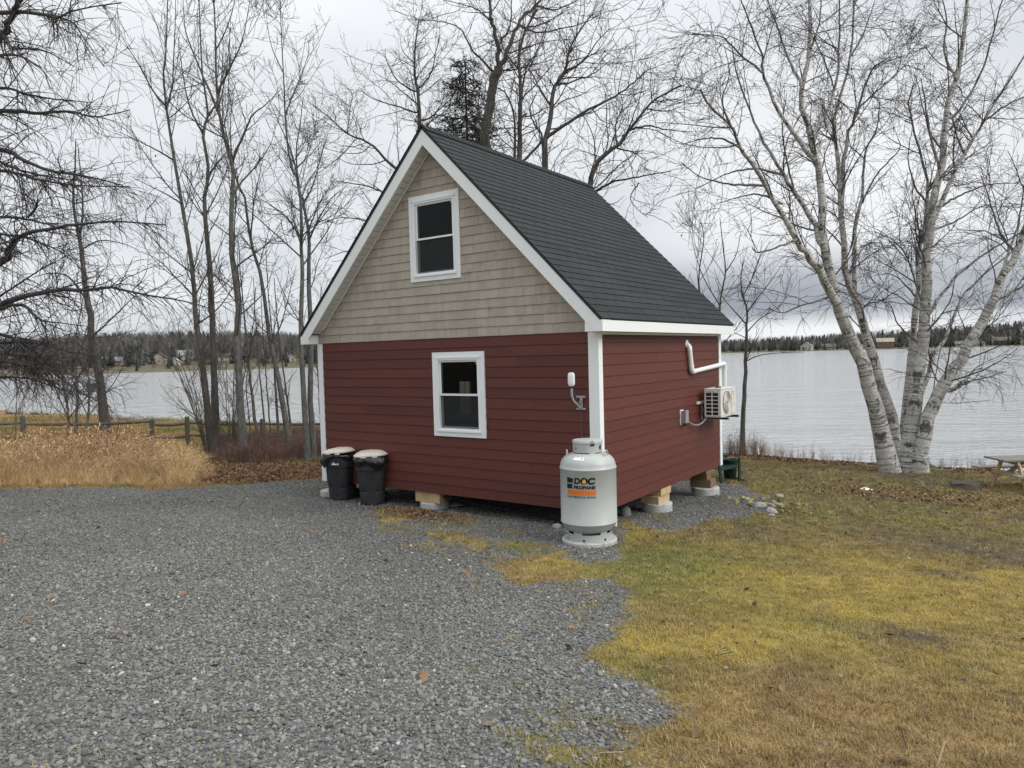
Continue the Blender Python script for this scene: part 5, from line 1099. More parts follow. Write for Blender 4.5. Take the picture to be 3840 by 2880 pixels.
# ------------------------------------------------------------------ scattered cover (stones, blades, leaves) as instanced stuff
def proto_mesh(name, v, f, m, smooth=False):
    me = bpy.data.meshes.new(name); me.from_pydata([tuple(map(float, p)) for p in v], [], f); me.materials.append(m)
    if smooth: me.polygons.foreach_set('use_smooth', [True]*len(me.polygons))
    return me
def scatter(name, label, protos, pts, rot, scl, tint, rg):
    col = bpy.data.collections.new(name+'_protos')
    for i, me in enumerate(protos): col.objects.link(bpy.data.objects.new('%s_proto_%02d' % (name, i), me))
    me = bpy.data.meshes.new(name); n = len(pts); me.vertices.add(n); me.vertices.foreach_set('co', np.asarray(pts, np.float32).ravel())
    attr(me, 'rot', rot, 'FLOAT_VECTOR'); attr(me, 'scl', scl if np.ndim(scl) == 2 else np.repeat(np.asarray(scl)[:, None], 3, 1), 'FLOAT_VECTOR'); attr(me, 'idx', rg.randint(0, len(protos), n), 'INT'); attr(me, 'tint', tint, 'FLOAT_COLOR')
    ng = bpy.data.node_groups.new(name, 'GeometryNodeTree'); ng.interface.new_socket('Geometry', in_out='INPUT', socket_type='NodeSocketGeometry'); ng.interface.new_socket('Geometry', in_out='OUTPUT', socket_type='NodeSocketGeometry')
    N = ng.nodes; L = ng.links; gi = N.new('NodeGroupInput'); go = N.new('NodeGroupOutput'); ci = N.new('GeometryNodeCollectionInfo'); ci.inputs['Collection'].default_value = col; ci.inputs['Separate Children'].default_value = True; ci.inputs['Reset Children'].default_value = True
    io = N.new('GeometryNodeInstanceOnPoints'); io.inputs['Pick Instance'].default_value = True
    def na(nm, t): a = N.new('GeometryNodeInputNamedAttribute'); a.data_type = t; a.inputs['Name'].default_value = nm; return a.outputs['Attribute']
    er = N.new('FunctionNodeEulerToRotation'); L.new(na('rot', 'FLOAT_VECTOR'), er.inputs[0])
    L.new(gi.outputs[0], io.inputs['Points']); L.new(ci.outputs[0], io.inputs['Instance']); L.new(na('idx', 'INT'), io.inputs['Instance Index']); L.new(er.outputs[0], io.inputs['Rotation']); L.new(na('scl', 'FLOAT_VECTOR'), io.inputs['Scale']); L.new(io.outputs[0], go.inputs[0])
    o = link(name, me); md = o.modifiers.new('scatter', 'NODES'); md.node_group = ng
    return kind(o, 'stuff', label)
def tint_mat(name, rough=.8, spec=.2, lo=.75, hi=1.25, trans=0, gain=1.0):
    m, N, L, b = nodes(name); a = N.new('ShaderNodeAttribute'); a.attribute_type = 'INSTANCER'; a.attribute_name = 'tint'
    tc = N.new('ShaderNodeTexCoord'); nz = nnoise(N, L, tc.outputs['Object'], 30, 3); sc = nrange(N, L, nz, .3, .7, lo*gain, hi*gain)
    vm = N.new('ShaderNodeVectorMath'); vm.operation = 'SCALE'; L.new(a.outputs['Color'], vm.inputs[0]); L.new(sc, vm.inputs['Scale']); L.new(vm.outputs[0], b.inputs['Base Color'])
    b.inputs['Roughness'].default_value = rough; b.inputs['Specular IOR Level'].default_value = spec
    return m
def in_view(x, y, mx=260, my=200, z=None):
    p = np.stack([x, y, gz(x, y) if z is None else z], 1)-CAM; f = p@FW
    u = (1920+FPX*(p@RT)/np.maximum(f, .1))/K; v = (1440-FPX*(p@UP)/np.maximum(f, .1))/K
    return (f > .8) & (u > -mx) & (u < 2212+mx) & (v < 1659+my), f
def stone_protos(rg, m, n=7, flat=.55):
    out = []
    for k in range(n):
        bm = bmesh.new(); bmesh.ops.create_icosphere(bm, subdivisions=1, radius=1); q = np.array([v.co[:] for v in bm.verts]); f = [tuple(v.index for v in fc.verts) for fc in bm.faces]; bm.free()
        pl = rg.randn(7, 3); pl /= np.linalg.norm(pl, axis=1)[:, None]
        for d in pl:
            e = q@d-rg.uniform(.45, .8); q = q-np.where(e > 0, e, 0)[:, None]*d*.95
        q = q*np.array([1, rg.uniform(.6, .95), rg.uniform(flat*.6, flat*1.3)]); out.append(proto_mesh('stone', q, f, m))
    return out
def cover():
    rg = np.random.RandomState(200)
    # gravel
    N0 = 600000; x = rg.uniform(-17, 5.5, N0); y = rg.uniform(-8.5, 6.2, N0); ok, f = in_view(x, y)
    keep = ok & (rg.rand(N0) < np.clip(1.45-f/13.5, .30, 1)); x, y, f = x[keep], y[keep], f[keep]
    gm = gravel_mask(x, y); keep = rg.rand(len(x)) < np.clip(gm*1.15-.12, 0.004, 1)*np.where((x < -.15) & (x > -6.0) & (y > .6) & (y < 5), .25, 1); x, y, f = x[keep], y[keep], f[keep]; n = len(x)
    s = rg.uniform(.008, .0175, n)*(1+1.0*rg.rand(n)**5); z = gz(x, y)+s*.22
    g = rg.uniform(.072, .222, n)*(.72+.56*fbm(x*.5, y*.5, 25)); wh = rg.rand(n) < .008; g = np.where(wh, rg.uniform(.30, .50, n), g); tn = np.stack([g*rg.uniform(.96, 1.04, n), g, g*rg.uniform(.87, .98, n)], 1)
    br = rg.rand(n) < .05; tn[br] *= np.array([1.15, 1.0, .8])
    scatter('gravel', 'loose crushed grey gravel of the drive', stone_protos(rg, tint_mat('gravel_stone', .85, .3, .8, 1.2)), np.stack([x, y, z], 1), np.stack([rg.normal(0, .45, n), rg.normal(0, .45, n), rg.uniform(0, 6.3, n)], 1), s, tn, rg)
    # lawn blades in small tufts
    def tuft(nb, h, w, lean, spread, seg=2, curve=.5):
        v, fc = [], []
        for _ in range(nb):
            a = rg.uniform(0, 6.28); r = spread*math.sqrt(rg.rand()); bx, by = r*math.cos(a), r*math.sin(a); hh = h*rg.uniform(.55, 1.15); d = rg.uniform(0, 6.28); ln = lean*rg.uniform(.2, 1.2); wa = d+1.57+rg.uniform(-.4, .4); o = len(v)
            for k in range(seg+1):
                u = k/seg; off = hh*ln*(u**(1+curve)); zz = hh*(u-.25*ln*u*u); ww = w*(1-u*.9)*.5
                v += [(bx+math.cos(d)*off+math.cos(wa)*ww, by+math.sin(d)*off+math.sin(wa)*ww, zz), (bx+math.cos(d)*off-math.cos(wa)*ww, by+math.sin(d)*off-math.sin(wa)*ww, zz)]
            for k in range(seg): fc.append((o+2*k, o+2*k+1, o+2*k+3, o+2*k+2))
        return v, fc
    gm_ = tint_mat('grass_blade', .65, .25, .65, 1.35, gain=1.1)
    N0 = 230000; x = rg.uniform(-9, 11, N0); y = rg.uniform(-8, 13.2, N0); ok, f = in_view(x, y)
    keep = ok & (rg.rand(N0) < np.clip(1.25-f/15, .26, 1)); x, y, f = x[keep], y[keep], f[keep]
    gm = gravel_mask(x, y); tc = turf_col(x, y); bare = np.clip((tc.sum(1)-.22)/.2, .18, 1); lf = (x < -6.3)
    keep = (rg.rand(len(x)) < np.clip(1-gm*1.1, .006, 1)*bare) & ~((x > -6.1) & (x < 0) & (y > .2) & (y < 5.6)) & ~lf & (np.hypot(x-.17, y+.66) > .4); x, y, f, tc = x[keep], y[keep], f[keep], tc[keep]; n = len(x)
    s = rg.uniform(.65, 1.25, n)*(1+np.clip((f-8)/14, 0, .6)); tn = tc*rg.uniform(.75, 1.35, (n, 1))*np.array([1, 1, .85]); strw = rg.rand(n) < .22; tn[strw] = np.array([.36, .29, .13])*rg.uniform(.7, 1.2, (strw.sum(), 1))
    scatter('lawn_grass', 'short patchy yellow green winter turf', [proto_mesh('tuft', *tuft(16, .038, .0042, .9, .05), gm_) for _ in range(7)], np.stack([x, y, gz(x, y)-.003], 1), np.stack([0*x, 0*x, rg.uniform(0, 6.3, n)], 1), s, tn, rg)
    # tall dry grass
    tm = tint_mat('dry_grass', .7, .2, .7, 1.3)
    TG = gpoly([(-260, 1062), (0, 1052), (200, 1050), (430, 1049), (470, 1030), (440, 985), (420, 960), (300, 950), (150, 965), (-260, 985)])
    N0 = 60000; x = rg.uniform(-40, -8, N0); y = rg.uniform(-9, 6, N0); ok, f = in_view(x, y, 300); sd = polysd(TG, x, y)+1.1*(fbm(x*1.1, y*1.1, 51)-.5); keep = ok & (sd > 0) & (rg.rand(N0) < np.clip(.35+sd, 0, 1)*.8)
    x, y, sd, f = x[keep], y[keep], sd[keep], f[keep]; n = len(x); s = rg.uniform(.6, 1.25, n)*np.clip(.28+sd*.42, .25, 1.0)*(.55+.9*fbm(x*.55, y*.55, 53))*(.72+.50*sstep(-19, -14.5, x))
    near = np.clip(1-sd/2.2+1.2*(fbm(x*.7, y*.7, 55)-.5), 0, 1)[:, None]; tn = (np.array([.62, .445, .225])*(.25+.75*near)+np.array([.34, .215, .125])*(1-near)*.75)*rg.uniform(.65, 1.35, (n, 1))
    def tall():
        v, fc = tuft(15, .52, .0065, 1.05, .12, 5, 1.2); v2, f2 = tuft(5, .66, .006, .75, .08, 5, 1.6); o = len(v); v = v+v2; fc = fc+[tuple(i+o for i in q) for q in f2]
        for k in range(2):                     # drooping seed heads
            tip = np.array(v2[k*12+10]); dr = tip-np.array(v2[k*12+8]); dr = dr/np.linalg.norm(dr); o = len(v); sd_ = np.cross(dr, (0, 0, 1)); sd_ = sd_/np.linalg.norm(sd_)*.012
            v += [tuple(tip), tuple(tip+dr*.05+sd_), tuple(tip+dr*.13-np.array([0, 0, .03])), tuple(tip+dr*.05-sd_)]; fc.append((o, o+1, o+2, o+3))
        return proto_mesh('tall_tuft', v, fc, tm)
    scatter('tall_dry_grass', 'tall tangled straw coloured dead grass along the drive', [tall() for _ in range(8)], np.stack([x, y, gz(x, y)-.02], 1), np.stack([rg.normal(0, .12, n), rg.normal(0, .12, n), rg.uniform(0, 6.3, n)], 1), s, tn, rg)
    # short dead grass over the rest of the left field and strip by the drive
    N0 = 60000; x = rg.uniform(-48, -5.5, N0); y = rg.uniform(-6, 15.5, N0); ok, f = in_view(x, y, 200); keep = ok & (polysd(TG, x, y) < .1) & (gravel_mask(x, y) < .4) & (rg.rand(N0) < np.clip(1.3-f/45, .2, 1)*.85); x, y, f = x[keep], y[keep], f[keep]; n = len(x)
    tn = turf_col(x, y)*rg.uniform(.75, 1.35, (n, 1)); gg = fbm(x*.7, y*.7, 57) > .55; tn[gg] = np.array([.15, .15, .05])*rg.uniform(.7, 1.3, (gg.sum(), 1))
    scatter('field_grass', 'short dead grass and green strip beyond the drive', [proto_mesh('tuft', *tuft(14, .085, .008, .8, .10), gm_) for _ in range(6)], np.stack([x, y, gz(x, y)-.005], 1), np.stack([0*x, 0*x, rg.uniform(0, 6.3, n)], 1), rg.uniform(.7, 1.3, n)*(1+np.clip((f-20)/20, 0, 1)), tn, rg)
    # fallen leaves
    lm_ = tint_mat('fallen_leaf', .75, .25, .7, 1.2)
    def leafp():
        a = rg.uniform(.6, .9); c1, c2 = rg.uniform(-.15, .35, 2)
        return proto_mesh('leaf', [(-.5, 0, .05), (-.15, a*.4, c1*.6), (.2, a*.33, c2*.6), (.55, 0, .1), (.2, -a*.33, c1*.5), (-.15, -a*.4, c2*.6), (0, 0, 0)], [(0, 6, 1), (1, 6, 2), (2, 6, 3), (3, 6, 4), (4, 6, 5), (5, 6, 0)], lm_)
    zones = [(LITTER, 9000, .06, 1)]
    px, py, sz = [], [], []
    lit = np.array(LITTER); N0 = 13000; x = rg.uniform(lit[:, 0].min()-1, lit[:, 0].max()+1, N0); y = rg.uniform(lit[:, 1].min()-1.5, lit[:, 1].max()+1, N0); sd = polysd(LITTER, x, y)+.7*(fbm(x, y, 61)-.5); k = sd > -.4*rg.rand(N0); px.append(x[k]); py.append(y[k]); sz.append(rg.uniform(.05, .11, k.sum()))
    N0 = 9000; x = rg.uniform(-6, 14, N0); y = rg.uniform(12.4, 14.2, N0); px.append(x); py.append(y); sz.append(rg.uniform(.05, .12, N0))           # leaf line on the bank
    c = G(905, 1108); N0 = 900; x = rg.normal(c[0], .55, N0); y = rg.normal(c[1], .28, N0); k = y < -.15; px.append(x[k]); py.append(y[k]); sz.append(rg.uniform(.03, .07, k.sum()))
    c = G(2000, 1075); N0 = 1300; x = rg.normal(c[0], 1.4, N0); y = rg.normal(c[1], .6, N0); px.append(x); py.append(y); sz.append(rg.uniform(.04, .09, N0))
    N0 = 420; x = rg.uniform(-8, 9, N0); y = rg.uniform(-7.5, 12, N0); k = ~((x > -6.3) & (x < .3) & (y > -.3) & (y < 5.4)); px.append(x[k]); py.append(y[k]); sz.append(rg.uniform(.03, .10, k.sum()))
    N0 = 1500; x = rg.uniform(-26, -7, N0); y = rg.uniform(-6, 3, N0); k = np.abs(polysd(DRIVE, x, y)+.12) < .35; px.append(x[k]); py.append(y[k]); sz.append(rg.uniform(.04, .09, k.sum()))
    x = np.concatenate(px); y = np.concatenate(py); s = np.concatenate(sz); n = len(x); base = np.array([[.20, .115, .062], [.15, .085, .052], [.26, .16, .09], [.11, .07, .05], [.30, .15, .075]])[rg.randint(0, 5, n)]*rg.uniform(.7, 1.25, (n, 1))
    scatter('fallen_leaves', 'brown fallen leaves drifted under the trees and on the bank', [leafp() for _ in range(7)], np.stack([x, y, gz(x, y)+.02*rg.rand(n)+.012], 1), np.stack([rg.normal(0, .5, n), rg.normal(0, .5, n), rg.uniform(0, 6.3, n)], 1), s, base, rg)
    N0 = 16000; x = rg.uniform(-3, 10, N0); y = rg.uniform(-7.5, 12.5, N0); ok, f = in_view(x, y); keep = ok & (gravel_mask(x, y) < .5) & ~((x > -6.3) & (x < .2) & (y > -.3) & (y < 5.4)) & (rg.rand(N0) < .25+1.6*np.clip(fbm(x*.9, y*.9, 91)-.45, 0, 1)+.35*sstep(1, 5, y)); x, y = x[keep], y[keep]; n = len(x)
    tn = np.array([[.09, .065, .045], [.14, .095, .055], [.20, .16, .10], [.30, .25, .17], [.07, .06, .045]])[rg.randint(0, 5, n)]*rg.uniform(.7, 1.2, (n, 1))
    scatter('lawn_debris', 'scattered leaf fragments, straw and twigs lying in the lawn', [leafp() for _ in range(3)]+[proto_mesh('straw', [(-1.3, -.06, .1), (1.3, -.05, .15), (1.3, .05, .2), (-1.3, .06, .12)], [(0, 1, 2, 3)], lm_) for _ in range(2)], np.stack([x, y, gz(x, y)+.022], 1), np.stack([rg.normal(0, .35, n), rg.normal(0, .35, n), rg.uniform(0, 6.3, n)], 1), rg.uniform(.012, .04, n)*(1+1.2*rg.rand(n)**6), tn, rg)
    # bank weeds on the right and red-brown brush under the poplars
    wm = tint_mat('weed_stem', .8, .2, .8, 1.2)
    def weed(h, nst, head):
        v, fc = [], []
        for _ in range(nst):
            a = rg.uniform(0, 6.28); bx, by = .08*math.cos(a)*rg.rand(), .08*math.sin(a)*rg.rand(); hh = h*rg.uniform(.5, 1.1); d = rg.uniform(0, 6.28); ln = rg.uniform(.05, .35)
            def stem(p, dv, L_, w):
                o = len(v); q = p+dv*L_; sdv = np.cross(dv, rg.randn(3)); sdv = sdv/np.linalg.norm(sdv)*w; s2 = np.cross(dv, sdv)
                v.extend([tuple(p+sdv), tuple(p-sdv*.5+s2*.87), tuple(p-sdv*.5-s2*.87), tuple(q)]); fc.extend([(o, o+1, o+3), (o+1, o+2, o+3), (o+2, o, o+3)]); return q
            dv = np.array([math.cos(d)*ln, math.sin(d)*ln, 1]); dv /= np.linalg.norm(dv); p0 = np.array([bx, by, 0]); stem(p0, dv, hh, .006)
            for _ in range(rg.randint(2, 6)):
                u = rg.uniform(.35, .95); d2 = dv*.8+rg.randn(3)*.45; d2 /= np.linalg.norm(d2); q = stem(p0+dv*hh*u, d2, hh*rg.uniform(.12, .35), .004)
                if rg.rand() < head:
                    o = len(v); r = rg.randn(3); r /= np.linalg.norm(r); r2 = np.cross(r, rg.randn(3)); r2 /= np.linalg.norm(r2); v.extend([tuple(q), tuple(q+r*.018), tuple(q+r*.01+r2*.03), tuple(q+r2*.02)]); fc.append((o, o+1, o+2, o+3))
        return proto_mesh('weed', v, fc, wm)
    n1 = 1500; x = rg.uniform(-5.5, 13, n1); y = 13.35+rg.uniform(-.35, .75, n1); h = .30+.35*fbm(x*.8, y*0, 71)+.50*np.exp(-((x+2.6)/1.3)**2)*rg.rand(n1); keep = rg.rand(n1) < np.clip(.12+.36*np.exp(-((x+2.2)/1.9)**2), 0, 1); x, y, h = x[keep], y[keep], h[keep]; n = len(x)
    tn = np.array([[.27, .17, .13], [.20, .13, .10], [.33, .24, .16], [.15, .14, .08]])[rg.randint(0, 4, n)]*rg.uniform(.7, 1.2, (n, 1))
    scatter('bank_weeds', 'thin reddish weed stems along the top of the lake bank', [weed(1.0, 7, .4) for _ in range(7)], np.stack([x, y, gz(x, y)], 1), np.stack([0*x, 0*x, rg.uniform(0, 6.3, n)], 1), h, tn, rg)
    BR = gpoly([(480, 1000), (560, 1005), (705, 990), (705, 950), (560, 955), (480, 965)]); b = np.array(BR); n1 = 2100; x = rg.uniform(b[:, 0].min(), b[:, 0].max(), n1); y = rg.uniform(b[:, 1].min(), b[:, 1].max(), n1); k = polysd(BR, x, y) > -.2; x, y = x[k], y[k]; n = len(x)
    tn = np.array([[.17, .10, .082], [.20, .13, .10], [.13, .095, .08]])[rg.randint(0, 3, n)]*rg.uniform(.7, 1.2, (n, 1))
    scatter('undergrowth', 'dense red brown undergrowth behind the poplars', [weed(.75, 8, .3) for _ in range(6)], np.stack([x, y, gz(x, y)], 1), np.stack([0*x, 0*x, rg.uniform(0, 6.3, n)], 1), rg.uniform(.35, 1.2, n)*(.6+.7*fbm(x*.9, y*.9, 81)), tn, rg)
    # big leaved plants at the mound foot, some yellowed
    pm = tint_mat('big_leaf', .6, .3, .8, 1.2)
    c = G(1668, 1095); n = 34; x = rg.normal(c[0], .42, n); y = rg.normal(c[1], .32, n); ylw = rg.rand(n) < .25; tn = np.where(ylw[:, None], np.array([.38, .27, .05]), np.array([.20, .22, .09]))*rg.uniform(.7, 1.2, (n, 1))
    def bigl(): return proto_mesh('big_leaf', [(-.5, 0, 0), (-.2, .42, .12), (.25, .38, .2), (.6, 0, .05), (.25, -.38, .15), (-.2, -.42, .2), (0, 0, .02)], [(0, 6, 1), (1, 6, 2), (2, 6, 3), (3, 6, 4), (4, 6, 5), (5, 6, 0)], pm)
    scatter('ground_leaves', 'low yellow and green leaves at the foot of the gravel mound', [bigl() for _ in range(3)], np.stack([x, y, gz(x, y)+.05], 1), np.stack([rg.normal(0, .5, n), rg.normal(0, .5, n), rg.uniform(0, 6.3, n)], 1), rg.uniform(.06, .12, n), tn, rg)
cover()

# ------------------------------------------------------------------ fence, furniture, stumps, shore rocks
def yard_things():
    a = G(50, 965); dir_pts = [P(-230, 960, 23), P(50, 940, 24), P(330, 942, 24.6), P(405, 932, 25.2), P(567, 924, 25.5), P(760, 905, 25.2)]
    posts = [np.array([p[0], p[1], float(gz(p[0], p[1]))]) for p in dir_pts]
    t = thing('rail_fence', 'weathered split rail fence beyond the tall grass and poplars', 'fence', posts[2]); rg = random.Random(8)
    for i, p in enumerate(posts):
        h = 1.02+rg.uniform(-.05, .08); r = .085
        part('post', MB().loft([[(p[0]+k*math.cos(q), p[1]+k*math.sin(q), p[2]+z) for q in [2*math.pi*j/7+.3*i for j in range(7)]] for z, k in ((-.3, r), (.4, r*.97), (h-.05, r*.93), (h, r*.75))]), M['fencewood'], t)
    for a, b in zip(posts[:-1], posts[1:]):
        for hh in (.42, .86):
            j0, j1 = rg.uniform(-.06, .06), rg.uniform(-.06, .06); n = 7; q = []
            for k in range(n):
                u = -.02+1.04*k/(n-1); q.append((a[0]+(b[0]-a[0])*u, a[1]+(b[1]-a[1])*u, a[2]+(b[2]-a[2])*u+hh+j0*(1-u)+j1*u-.04*math.sin(math.pi*u)))
            part('rail', MB().tube(q, [.03, .05, .055, .055, .055, .05, .03], 6), M['fencewood'], t)
    # shore rocks and driftwood at the left
    for i, (px, py, s, lb) in enumerate([(35, 916, .75, 'large angular boulder at the left lake edge'), (47, 918, .5, 'boulder tucked right of the large angular one'), (64, 915, .4, 'low dark rock right of the two boulders'), (86, 913, .5, 'grey rock half way along the left shore'), (100, 912, .45, 'flat rock left of the crooked tree'), (112, 917, .35, 'small rock near the forked sapling'), (250, 918, .45, 'grey rock right of the crooked tree'), (272, 924, .4, 'low rock at the start of the right hand rock spit'), (292, 927, .42, 'middle rock of the rock spit'), (308, 932, .4, 'round rock near the end of the rock spit'), (326, 938, .38, 'last rock of the rock spit'), (342, 941, .3, 'little rock left of the fan of shrubs')]):
        d = 52 if px < 150 else 44; q = P(px, py, d); stone(q[0], min(q[1], 16.2), s, 60+i, lb, 'rocks on the left shore', .6, .25)
    # picnic table at the right edge
    b0 = G(2158, 1062); ex = R0.copy(); ex[2] = 0; ex /= np.linalg.norm(ex); ey = np.array([-ex[1], ex[0], 0]); ez = np.array([0, 0, 1.0]); o = b0+ex*1.05+ey*.35
    g = float(gz(o[0], o[1])); o[2] = g; t = thing('picnic_table', 'weathered wooden picnic table cut by the right edge', 'picnic table', o)
    def W_(a, b, c): return o+ex*a+ey*b+ez*c
    for k in range(5): part('table_board', MB().obox(W_(0, -.30+.15*k, .735), ex, ey, ez, (1.0, .071, .019)), M['greywood'], t)
    t.scale = (.92, .92, .92)
    for s in (-1, 1):
        for k in range(2): part('bench_board', MB().obox(W_(0, s*(.62+.145*k), .44), ex, ey, ez, (1.0, .068, .019)), M['greywood'], t)
        xx = s*.68
        part('bench_beam', MB().obox(W_(xx, 0, .385), ex, ey, ez, (.019, .80, .045)), M['timber'], t); part('table_cleat', MB().obox(W_(xx, 0, .67), ex, ey, ez, (.019, .36, .04)), M['timber'], t)
        for q in (-1, 1): part('leg', MB().bar(W_(xx-.04*s, q*.62, -.03), W_(xx-.04*s, q*.26, .715), .09, .04, ex), M['timber'], t)
        part('brace', MB().bar(W_(xx, 0, .40), W_(xx-s*.42, 0, .70), .09, .035, ey), M['greywood'], t)
    # stump
    p = G(2085, 1056); r = .27; rg2 = random.Random(4); rings = []
    for z, k in ((-.1, 1.25), (.04, 1.1), (.10, 1.0), (.135, .98), (.14, .93)): rings.append([(r*k*math.cos(a)*(1+.07*math.sin(5*a+1)), r*k*math.sin(a)*(1+.06*math.sin(7*a)), z+(.02*math.sin(3*a) if z > .12 else 0)) for a in [2*math.pi*j/26 for j in range(26)]])
    s = tag(MB().loft(rings).build('tree_stump', M['shrub'], smooth=True), 'low grey cut stump in the lawn left of the picnic table', 'stump'); s.location = p
    # green slatted chair and planter behind the cabin corner
    p = G(1563, 1040); t = thing('garden_chair', 'dark green slatted chair behind the cabin back corner', 'chair', p, ya+1.9)
    for sx in (-1, 1):
        MB().box(sx*.25-.02, sx*.25+.02, -.27, -.22, 0, .36).build('leg', M['greenpaint'], t); MB().hexa([(sx*.25-.02, .20, 0), (sx*.25+.02, .20, 0), (sx*.25+.02, .26, 0), (sx*.25-.02, .26, 0), (sx*.25-.02, .30, .80), (sx*.25+.02, .30, .80), (sx*.25+.02, .35, .80), (sx*.25-.02, .35, .80)]).build('leg', M['greenpaint'], t)
        MB().box(sx*.27-.035, sx*.27+.035, -.30, .26, .545, .57).build('armrest', M['greenpaint'], t); MB().box(sx*.25-.019, sx*.25+.019, -.268, -.222, .361, .544).build('arm_support', M['greenpaint'], t)
    for k in range(5): MB().box(-.228, .228, -.27+.10*k, -.185+.10*k, .335-.012*k, .36-.012*k).build('seat_slat', M['greenpaint'], t)
    for k in range(5): MB().box(-.228, .228, .238+.012*k, .258+.012*k, .42+.085*k, .475+.085*k).build('back_slat', M['greenpaint'], t)
    p = G(1577, 1036); t = thing('planter', 'dark green tapered planter beside the green chair', 'planter', p)
    MB().lathe([(.11, 0), (.13, .02), (.17, .42), (.185, .44), (.185, .48), (.165, .48), (.155, .44)], (0, 0, 0), 18).build('pot', M['pot'], t, smooth=True); MB().lathe([(.156, .43), (.1, .435)], (0, 0, 0), 18).build('soil', M['wetwood'], t)
    a, b = G(1575, 1034), G(1610, 1042)
    tag(MB().tube([a+[0, 0, .04], (a+b)/2+[0, 0, .045], b+[0, 0, .03]], [.035, .04, .03], 7).build('fallen_branch', M['aspen']), 'short pale log lying in the grass beyond the planter', 'log')
    a, b = G(1716, 1118), G(1727, 1098); tag(MB().tube([a, (a+b)/2+[0, 0, .12], b+[0, 0, .22]], [.008, .006, .004], 5).build('twig', M['shrub']), 'thin bare twig sticking up from the lawn', 'twig')
    p = G(1873, 1060); n = MB(); n.add([p+[-.16, 0, .02], p+[-.05, .05, .06], p+[.12, .02, .03], p+[.05, -.06, .02], p+[-.16, .0, .01], p+[.05, -.06, .01], p+[.12, .02, .015]], [(0, 3, 2, 1), (4, 1, 6), (4, 6, 5)]); tag(n.build('paper_scrap', M['vinyl']), 'white scrap lying on the lawn before the birch', 'litter')
yard_things()

